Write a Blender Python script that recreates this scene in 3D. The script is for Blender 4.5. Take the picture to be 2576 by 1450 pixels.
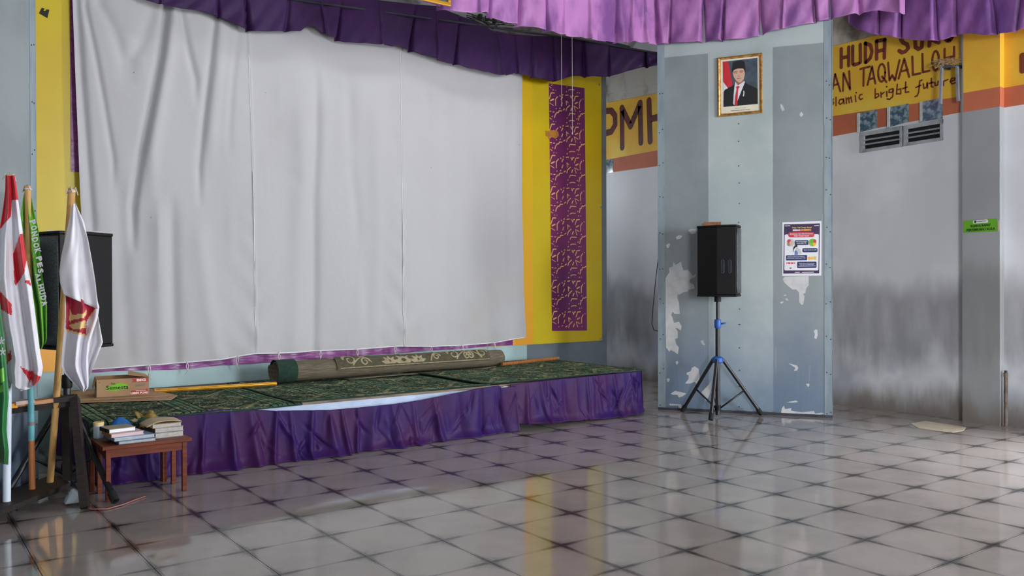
import bpy, math, random
import numpy as np
from mathutils import Matrix, Vector, Euler

# ------------------------------------------------------------------ scene, camera, light
for o in list(bpy.data.objects):
    bpy.data.objects.remove(o)
scene = bpy.context.scene
COL = scene.collection
rng = random.Random(7)

FPX, PITCH, ROLL, YAW, HCAM = 2151.6, -.0051, -.0035, .6353, 1.218     # focal length in pixels of a 2576 x 1450 frame
CAM = np.array([0., 0., HCAM])
FW = np.array([math.sin(YAW) * math.cos(PITCH), math.cos(YAW) * math.cos(PITCH), math.sin(PITCH)])
RT = np.array([math.cos(YAW), -math.sin(YAW), 0.])
UP = np.cross(RT, FW)
R2 = math.cos(ROLL) * RT + math.sin(ROLL) * UP
U2 = -math.sin(ROLL) * RT + math.cos(ROLL) * UP
cam_data = bpy.data.cameras.new('camera')
cam = bpy.data.objects.new('camera', cam_data)
COL.objects.link(cam)
cam_data.sensor_width = 36.0
cam_data.lens = FPX / 2576 * 36.0
cam_data.clip_start = .05
cam.matrix_world = Matrix(((R2[0], U2[0], -FW[0], 0), (R2[1], U2[1], -FW[1], 0), (R2[2], U2[2], -FW[2], HCAM), (0, 0, 0, 1)))
scene.camera = cam

world = bpy.data.worlds.new('overcast_sky')
scene.world = world
world.use_nodes = True
bg = world.node_tree.nodes['Background']
bg.inputs[0].default_value = (.93, .965, 1.0, 1)
bg.inputs[1].default_value = 50.0

scene.view_settings.view_transform = 'Standard'
scene.view_settings.look = 'None'
scene.view_settings.gamma = 1
scene.view_settings.use_curve_mapping = False
scene.view_settings.exposure = -0.08
scene.cycles.max_bounces = 6
scene.cycles.adaptive_threshold = 0.025
scene.cycles.diffuse_bounces = 5
scene.cycles.glossy_bounces = 3
scene.cycles.caustics_reflective = False
scene.cycles.caustics_refractive = False


def portal(name, loc, rot, sx, sy):
    l = bpy.data.lights.new(name, 'AREA')
    l.shape = 'RECTANGLE'
    l.size, l.size_y = sx, sy
    l.cycles.is_portal = True
    o = bpy.data.objects.new(name, l)
    COL.objects.link(o)
    o.location = loc
    o.rotation_euler = rot
    return o


# openings of the hall behind and beside the camera, some added for their light, daylight comes in here
REAR_Y = -9.0
REAR_OPEN = [(4.9, 7.3, 1.4, 4.2)]                    # x0, x1, z0, z1
RIGHT_X = 7.68
RIGHT_OPEN = [(-5.6, -4.6, 1.0, 2.4), (1.0, 2.1, .0, 2.1)]     # y0, y1, z0, z1
LEFT_X = -2.0
LEFT_FILL = (-6.6, -4.1, 1.0, 2.8)  # opening added to brighten the right wall and the partition
ROOF_FILL = (2.2, 6.2, 6.38, 6.47)                  # narrow roof slot added to light the beam over the stage
PASS_FILL = (5.85, 6.4, 2.45, 2.95)                    # opening added high in the end wall to light the passage
for i, (a, b, c, d) in enumerate(REAR_OPEN):
    portal('door_daylight', ((a + b) / 2, REAR_Y - .1, (c + d) / 2), (math.pi / 2, 0, 0), b - a, d - c)
for i, (a, b, c, d) in enumerate(RIGHT_OPEN):
    portal('window_daylight', (RIGHT_X + .1, (a + b) / 2, (c + d) / 2), (0, math.pi / 2, 0), d - c, b - a)


a, b, c, d = LEFT_FILL
portal('window_daylight', (LEFT_X - .1, (a + b) / 2, (c + d) / 2), (0, -math.pi / 2, 0), d - c, b - a)
a, b, c, d = ROOF_FILL
portal('roof_daylight', ((a + b) / 2, (c + d) / 2, 4.75), (0, 0, 0), b - a, d - c)
a, b, c, d = PASS_FILL
portal('window_daylight', ((a + b) / 2, 9.85, (c + d) / 2), (-math.pi / 2, 0, 0), b - a, d - c)


# ------------------------------------------------------------------ pixel helpers (frame 2576 x 1450)
def ray(x, y):
    return FW + (x - 1288) / FPX * R2 - (y - 725) / FPX * U2


def onZ(x, y, z=0.):
    d = ray(x, y)
    return CAM + d * ((z - HCAM) / d[2])


def onX(x, y, X):
    d = ray(x, y)
    return CAM + d * (X / d[0])


def onY(x, y, Y):
    d = ray(x, y)
    return CAM + d * (Y / d[1])


def onP(x, y, p, n):
    d = ray(x, y)
    n = np.asarray(n, float)
    return CAM + d * (np.dot(np.asarray(p, float) - CAM, n) / np.dot(d, n))


def V(*a):
    return np.array(a, float)


def unit(v):
    v = np.asarray(v, float)
    return v / (np.linalg.norm(v) + 1e-12)


# ------------------------------------------------------------------ materials
def lin(c):
    return tuple(((v / 255) / 12.92 if v / 255 <= .04045 else ((v / 255 + .055) / 1.055) ** 2.4) for v in c)


class N:
    """tiny node expression helper"""
    def __init__(s, nt):
        s.nt = nt

    def node(s, t, **kw):
        n = s.nt.nodes.new(t)
        for k, v in kw.items():
            setattr(n, k, v)
        return n

    def put(s, sock, v):
        if hasattr(v, 'is_output'):
            s.nt.links.new(v, sock)
        else:
            if isinstance(v, (tuple, list)) and len(v) == 3 and sock.type == 'RGBA':
                v = (*v, 1)
            sock.default_value = v

    def m(s, op, a, b=0., c=None, clamp=False):
        n = s.node('ShaderNodeMath', operation=op, use_clamp=clamp)
        s.put(n.inputs[0], a)
        s.put(n.inputs[1], b)
        if c is not None:
            s.put(n.inputs[2], c)
        return n.outputs[0]

    def ramp(s, v, lo, hi, a=0., b=1., smooth=True):
        n = s.node('ShaderNodeMapRange')
        n.interpolation_type = 'SMOOTHSTEP' if smooth else 'LINEAR'
        s.put(n.inputs['Value'], v)
        for k, x in (('From Min', lo), ('From Max', hi), ('To Min', a), ('To Max', b)):
            s.put(n.inputs[k], x)
        return n.outputs[0]

    def mix(s, f, a, b):
        n = s.node('ShaderNodeMix', data_type='RGBA')
        s.put(n.inputs[0], f)
        s.put(n.inputs[6], a)
        s.put(n.inputs[7], b)
        return n.outputs[2]

    def coord(s, kind='Object', scale=(1, 1, 1), rot=(0, 0, 0)):
        t = s.node('ShaderNodeTexCoord')
        mp = s.node('ShaderNodeMapping')
        mp.inputs['Scale'].default_value = scale
        mp.inputs['Rotation'].default_value = rot
        s.nt.links.new(t.outputs[kind], mp.inputs[0])
        return mp.outputs[0]

    def sep(s, v):
        n = s.node('ShaderNodeSeparateXYZ')
        s.nt.links.new(v, n.inputs[0])
        return n.outputs[0], n.outputs[1], n.outputs[2]

    def noise(s, vec, scale=5., detail=4., rough=.55, dist=0.):
        n = s.node('ShaderNodeTexNoise')
        s.nt.links.new(vec, n.inputs['Vector'])
        n.inputs['Scale'].default_value = scale
        n.inputs['Detail'].default_value = detail
        n.inputs['Roughness'].default_value = rough
        n.inputs['Distortion'].default_value = dist
        return n.outputs[0]

    def voro(s, vec, scale=5., feature='F1', out=0):
        n = s.node('ShaderNodeTexVoronoi', feature=feature)
        s.nt.links.new(vec, n.inputs['Vector'])
        n.inputs['Scale'].default_value = scale
        return n.outputs[out]

    def bump(s, h, strength=.3, dist=.01):
        n = s.node('ShaderNodeBump')
        n.inputs['Strength'].default_value = strength
        n.inputs['Distance'].default_value = dist
        s.nt.links.new(h, n.inputs['Height'])
        return n.outputs[0]


def newmat(name):
    m = bpy.data.materials.new(name)
    m.use_nodes = True
    nt = m.node_tree
    return m, N(nt), nt.nodes['Principled BSDF']


def M(name, rgb, rough=.6, var=None, vs=6., vd=5., lo=.4, hi=.68, stretch=(1, 1, 1), metal=0., spec=.5, sheen=0., bump=0., bs=60., coat=0.,
      rgb3=None, vs3=1.5):
    """plain material: base colour, drifting into `var` by a noise, optionally a second drift into rgb3"""
    m, n, p = newmat(name)
    base = lin(rgb)
    p.inputs['Roughness'].default_value = rough
    p.inputs['Metallic'].default_value = metal
    p.inputs['Specular IOR Level'].default_value = spec
    if sheen:
        p.inputs['Sheen Weight'].default_value = sheen
        p.inputs['Sheen Roughness'].default_value = .35
    if coat:
        p.inputs['Coat Weight'].default_value = coat
        p.inputs['Coat Roughness'].default_value = .12
    out = base
    if var is not None:
        vec = n.coord('Object', stretch)
        f = n.ramp(n.noise(vec, vs, vd), lo, hi)
        out = n.mix(f, base, lin(var))
        if rgb3 is not None:
            f3 = n.ramp(n.noise(n.coord('Object', (1, 1, 1)), vs3, 6, .6), .5, .72)
            out = n.mix(f3, out, lin(rgb3))
    n.put(p.inputs['Base Color'], out)
    if bump:
        h = n.noise(n.coord('Object', stretch), bs, 3)
        n.nt.links.new(n.bump(h, bump, .004), p.inputs['Normal'])
    return m


def mat_tile():
    """glazed white tile with brown-black streaks printed towards the corners; UV runs 0..1 over one tile"""
    m, n, p = newmat('floor_tile_glaze')
    uv = n.coord('UV')
    u, v, _ = n.sep(uv)
    T = .4
    du = n.m('MULTIPLY', n.m('SUBTRACT', .5, n.m('ABSOLUTE', n.m('SUBTRACT', u, .5))), T)
    dv = n.m('MULTIPLY', n.m('SUBTRACT', .5, n.m('ABSOLUTE', n.m('SUBTRACT', v, .5))), T)
    pos = n.node('ShaderNodeNewGeometry').outputs['Position']
    mp = n.node('ShaderNodeMapping')
    n.nt.links.new(pos, mp.inputs[0])
    w = mp.outputs[0]
    nz = n.noise(w, 26, 4, .6)
    jit = n.m('MULTIPLY', n.m('SUBTRACT', nz, .5), .05)
    dark = lines = None
    for a, b, reach, least in ((du, dv, .16, .10), (dv, du, .14, .03)):
        bj = n.m('ADD', b, jit)
        wid = n.m('MAXIMUM', n.m('MULTIPLY', n.m('SUBTRACT', 1, n.m('DIVIDE', bj, reach)), .042), .0015)
        arm = n.ramp(n.m('DIVIDE', n.m('ADD', a, n.m('MULTIPLY', jit, .15)), wid), .12, 1.1, 1, 0)
        d1 = n.m('MULTIPLY', arm, n.ramp(bj, .015, reach, 1, .1))
        band = n.m('MULTIPLY', n.ramp(a, .012, .0145, 1, 0), n.ramp(bj, .03, reach * 1.2, .9, least))
        halo = n.m('MULTIPLY', n.ramp(n.m('ADD', a, jit), .0, .075, .55, 0), n.ramp(bj, .0, .13, 1, 0))
        d3 = n.m('MAXIMUM', n.m('MAXIMUM', d1, band), halo)
        dark = d3 if dark is None else n.m('MAXIMUM', dark, d3)
        line = n.ramp(n.m('ABSOLUTE', n.m('SUBTRACT', a, .0135)), .0004, .0013, .6, 0)
        lines = line if lines is None else n.m('MAXIMUM', lines, line)
    tint = n.ramp(n.noise(w, 2.2, 5, .6), .35, .7)
    base = n.mix(tint, lin((160, 151, 146)), lin((146, 138, 134)))
    col = n.mix(n.m('MULTIPLY', dark, .93), base, lin((36, 31, 31)))
    col = n.mix(lines, col, lin((112, 105, 102)))
    col = n.mix(n.ramp(n.m('MINIMUM', du, dv), .0012, .0019, .8, 0), col, lin((30, 27, 27)))
    n.put(p.inputs['Base Color'], col)
    n.put(p.inputs['Roughness'], n.ramp(n.noise(w, 3.5, 5, .6), .3, .75, .05, .12))
    p.inputs['Specular IOR Level'].default_value = .75
    bm = n.noise(w, 6.5, 2, .5)
    n.nt.links.new(n.bump(bm, .05, .01), p.inputs['Normal'])
    return m


def mat_wall(name, rgb, stain, blue, zs=1.35):
    """painted plaster with rain-washed dirt below a ragged line and scuffs (world position)"""
    m, n, p = newmat(name)
    pos = n.node('ShaderNodeNewGeometry').outputs['Position']
    mp = n.node('ShaderNodeMapping')
    n.nt.links.new(pos, mp.inputs[0])
    x, y, z = n.sep(mp.outputs[0])
    st = n.node('ShaderNodeMapping')
    st.inputs['Scale'].default_value = (3, 3, .7)
    n.nt.links.new(pos, st.inputs[0])
    drip = n.noise(st.outputs[0], 1.6, 5, .55)
    big = n.noise(mp.outputs[0], .9, 4, .55)
    zz = n.m('ADD', z, n.m('ADD', n.m('MULTIPLY', n.m('SUBTRACT', drip, .5), .5), n.m('MULTIPLY', n.m('SUBTRACT', big, .5), .5)))
    f = n.m('MULTIPLY', n.ramp(zz, zs - .3, zs, .8, 0), n.ramp(zz, .28, .66, .1, 1))
    f = n.m('MULTIPLY', f, n.ramp(drip, .2, .7, .5, 1))
    low = n.ramp(zz, -.02, .3, .9, 0)
    scuff = n.ramp(n.noise(mp.outputs[0], 9, 6, .7), .68, .76, 0, .5)
    c = n.mix(n.ramp(big, .35, .65), lin(rgb), lin(tuple(v * .93 for v in rgb)))
    c = n.mix(n.m('MULTIPLY', n.ramp(zz, .3, 1.0, 1, 0), n.ramp(big, .42, .62, 0, .7)), c, lin(blue))
    c = n.mix(f, c, lin(stain))
    c = n.mix(low, c, lin((126, 117, 108)))
    c = n.mix(n.m('MULTIPLY', scuff, n.ramp(z, .2, .9, 1, 0)), c, lin((70, 62, 58)))
    n.put(p.inputs['Base Color'], c)
    p.inputs['Roughness'].default_value = .55
    n.nt.links.new(n.bump(n.noise(mp.outputs[0], 40, 4), .12, .004), p.inputs['Normal'])
    return m


def mat_wall_back():
    m, n, p = newmat('back_wall_paint')
    pos = n.node('ShaderNodeNewGeometry').outputs['Position']
    mp = n.node('ShaderNodeMapping')
    n.nt.links.new(pos, mp.inputs[0])
    x, y, z = n.sep(mp.outputs[0])
    side = n.ramp(x, 5.575, 5.58)
    blot = n.ramp(n.noise(mp.outputs[0], 3, 6, .6), .45, .7)
    a = n.mix(blot, lin((172, 200, 202)), lin((158, 186, 190)))
    b = n.mix(blot, lin((112, 122, 132)), lin((98, 108, 120)))
    c = n.mix(side, a, b)
    c = n.mix(n.ramp(z, 3.72, 3.76), c, n.mix(n.ramp(n.noise(mp.outputs[0], 5, 7, .65), .4, .7), lin((176, 180, 182)), lin((96, 94, 90))))
    n.put(p.inputs['Base Color'], c)
    p.inputs['Roughness'].default_value = .5
    return m


def mat_panel():
    """sheet metal painted in three upright stripes; object x runs along the panel, z up"""
    m, n, p = newmat('panel_striped_paint')
    vec = n.coord('Object')
    x, y, z = n.sep(vec)
    wob = n.m('MULTIPLY', n.m('SUBTRACT', n.noise(vec, 7, 4), .5), .012)
    xx = n.m('ADD', x, wob)
    mid = n.m('MULTIPLY', n.ramp(xx, .476, .482), n.ramp(xx, 1.058, 1.064, 1, 0))
    edge = n.m('MAXIMUM', n.ramp(xx, .068, .07, 1, 0), n.ramp(xx, 1.505, 1.507))
    top = n.ramp(n.m('ADD', z, wob), 3.375, 3.385)
    light = n.m('MAXIMUM', n.m('MAXIMUM', mid, top), n.m('MULTIPLY', edge, .75))
    big = n.noise(vec, 1.3, 5, .6)
    c_l = n.mix(n.ramp(big, .38, .64), lin((180, 190, 190)), lin((165, 177, 178)))
    c_d = n.mix(n.ramp(big, .38, .64), lin((142, 150, 152)), lin((130, 138, 141)))
    c = n.mix(light, c_d, c_l)
    # bluish sky light painted into the colour of the lower part, ragged and patchy
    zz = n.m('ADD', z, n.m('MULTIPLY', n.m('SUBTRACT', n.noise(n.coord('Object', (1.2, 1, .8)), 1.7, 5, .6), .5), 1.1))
    coat = n.m('MULTIPLY', n.ramp(zz, .1, 1.15, .62, 0), n.ramp(n.noise(vec, 4, 5, .6), .2, .5, .65, 1))  # strength of the painted sky tint, strongest at the foot
    c = n.mix(coat, c, lin((86, 112, 146)))  # bluish sky light mixed into the colour
    rub = n.ramp(n.m('ADD', z, n.m('MULTIPLY', n.m('SUBTRACT', n.noise(n.coord('Object', (2, 1, 9)), 5, 5, .7), .5), .16)), .015, .05, 1, 0)
    c = n.mix(n.m('MULTIPLY', rub, .8), c, lin((96, 98, 104)))
    streak = n.ramp(n.noise(n.coord('Object', (14, 1, .5)), 3, 3, .5), .62, .74, 0, .22)
    c = n.mix(n.m('MULTIPLY', streak, n.ramp(z, 1.4, 1.9, 1, 0)), c, lin((186, 192, 196)))
    n.put(p.inputs['Base Color'], c)
    p.inputs['Roughness'].default_value = .34
    p.inputs['Specular IOR Level'].default_value = .5
    n.nt.links.new(n.bump(big, .1, .02), p.inputs['Normal'])
    return m


def mat_carpet():
    """green woven prayer carpet: UV in metres, u along the stage"""
    m, n, p = newmat('green_prayer_carpet_pile')
    uv = n.coord('UV')
    u, v, _ = n.sep(uv)
    ds = n.node('ShaderNodeVectorMath', operation='ADD')
    nz = n.node('ShaderNodeTexNoise')
    n.nt.links.new(uv, nz.inputs['Vector'])
    nz.inputs['Scale'].default_value = 9
    sc = n.node('ShaderNodeVectorMath', operation='SCALE')
    n.nt.links.new(nz.outputs[1], sc.inputs[0])
    sc.inputs['Scale'].default_value = .09
    n.nt.links.new(uv, ds.inputs[0])
    n.nt.links.new(sc.outputs[0], ds.inputs[1])
    d = ds.outputs[0]
    vine = n.m('MULTIPLY', n.ramp(n.voro(d, 19, 'DISTANCE_TO_EDGE'), .03, .07, 1, 0), n.ramp(n.noise(uv, 7, 2), .42, .55))
    vine2 = n.ramp(n.noise(d, 34, 3, .6, 2.), .52, .60)
    leaf = n.ramp(n.noise(d, 12, 3, .5, 1.5), .51, .56)
    # prayer places .58 m wide, each framed by three bands
    cell = n.m('ABSOLUTE', n.m('SUBTRACT', n.m('FRACT', n.m('DIVIDE', u, .58)), .5))     # .5 at the frame
    fr = n.m('MULTIPLY', n.ramp(cell, .36, .37), n.ramp(cell, .485, .49, 1, 0))
    line = n.m('MAXIMUM', n.ramp(n.m('ABSOLUTE', n.m('SUBTRACT', cell, .365)), .006, .012, 1, 0),
               n.ramp(n.m('ABSOLUTE', n.m('SUBTRACT', cell, .44)), .006, .012, 1, 0))
    vc = n.m('ABSOLUTE', n.m('SUBTRACT', n.m('FRACT', n.m('DIVIDE', v, .78)), .5))
    cross = n.m('MULTIPLY', n.ramp(vc, .40, .41), n.ramp(vc, .47, .475, 1, 0))
    # arch motif near the front of each place
    ax = n.m('SUBTRACT', .5, cell)
    arch = n.m('MULTIPLY', .6, n.ramp(n.m('ABSOLUTE', n.m('SUBTRACT', n.m('ADD', n.m('MULTIPLY', ax, .9), n.m('FRACT', n.m('DIVIDE', v, .78))), .42)), .028, .04, 1, 0))
    col = n.mix(n.m('MULTIPLY', vine2, .65), lin((30, 48, 40)), lin((120, 136, 110)))
    col = n.mix(fr, col, n.mix(vine2, lin((78, 108, 88)), lin((40, 62, 50))))
    col = n.mix(n.m('MULTIPLY', vine, .8), col, lin((156, 158, 122)))
    col = n.mix(n.m('MULTIPLY', cross, .8), col, n.mix(leaf, lin((46, 70, 56)), lin((158, 154, 118))))
    col = n.mix(n.m('MULTIPLY', arch, n.ramp(leaf, 0, 1, .35, 1)), col, lin((178, 168, 126)))
    col = n.mix(line, col, lin((18, 30, 25)))
    n.put(p.inputs['Base Color'], col)
    p.inputs['Roughness'].default_value = .95
    p.inputs['Specular IOR Level'].default_value = .05
    n.nt.links.new(n.bump(n.noise(uv, 220, 2), .4, .004), p.inputs['Normal'])
    return m


def mat_roll():
    m, n, p = newmat('carpet_back_weave')
    v = n.coord('Object', (3, 90, 90))
    f = n.ramp(n.noise(v, 3, 4), .35, .65)
    n.put(p.inputs['Base Color'], n.mix(f, lin((118, 108, 92)), lin((86, 80, 68))))
    p.inputs['Roughness'].default_value = .95
    p.inputs['Specular IOR Level'].default_value = .1
    return m


def mat_cloth_screen():
    m, n, p = newmat('white_screen_cotton')
    vec = n.coord('Object')
    st = n.ramp(n.noise(vec, 1.1, 6, .6), .5, .75, 0, .5)
    c = n.mix(st, lin((187, 186, 189)), lin((180, 177, 172)))
    sp = n.ramp(n.voro(n.coord('Object', (1, 1, 1)), 2.3), .010, .02, .7, 0)
    c = n.mix(sp, c, lin((120, 112, 104)))
    x, y, z = n.sep(n.node('ShaderNodeNewGeometry').outputs['Position'])
    grime = n.m('MULTIPLY', n.ramp(z, .55, .95, .35, 0), n.ramp(n.noise(vec, 2.5, 5, .6), .35, .65))
    c = n.mix(grime, c, lin((172, 167, 160)))
    n.put(p.inputs['Base Color'], c)
    p.inputs['Roughness'].default_value = .85
    p.inputs['Specular IOR Level'].default_value = .2
    n.nt.links.new(n.bump(n.noise(vec, 5, 4, .6), .25, .02), p.inputs['Normal'])
    return m


def mat_satin(name, rgb, rgb2, rough=.38, sheen=.3, spec=.5):
    m, n, p = newmat(name)
    f = n.ramp(n.noise(n.coord('Object', (1.2, 1.2, .6)), 3.2, 4, .55), .36, .66)
    n.put(p.inputs['Base Color'], n.mix(f, lin(rgb), lin(rgb2)))
    p.inputs['Roughness'].default_value = rough
    p.inputs['Specular IOR Level'].default_value = spec
    p.inputs['Sheen Weight'].default_value = sheen
    p.inputs['Sheen Roughness'].default_value = .4
    p.inputs['Sheen Tint'].default_value = (*lin((230, 170, 230)), 1)
    n.nt.links.new(n.bump(n.noise(n.coord('Object'), 14, 4, .6), .35, .01), p.inputs['Normal'])
    return m


def mat_grille():
    m, n, p = newmat('perforated_black_steel')
    d = n.voro(n.coord('Object', (1, 1, 1)), 120)
    f = n.ramp(d, .25, .4)
    n.put(p.inputs['Base Color'], n.mix(f, lin((6, 6, 7)), lin((74, 76, 80))))
    n.put(p.inputs['Roughness'], .4)
    p.inputs['Metallic'].default_value = .35
    return m


def mat_wood(name, a, b, rough=.45, axis=0, s=14., spec=.3):
    st = [1, 1, 1]
    st = [s if i != axis else 1.2 for i in range(3)]
    return M(name, a, rough, b, 4.0, 6, .35, .7, tuple(st), bump=.1, bs=8, spec=spec)


def mat_fade():
    m, n, p = newmat('orange_fading_vinyl')
    x, y, z = n.sep(n.node('ShaderNodeNewGeometry').outputs['Position'])
    n.put(p.inputs['Base Color'], n.mix(n.ramp(z, .6, 2.3, 0, 1, False), lin((244, 172, 50)), lin((226, 184, 12))))
    p.inputs['Roughness'].default_value = .4
    return m


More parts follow.
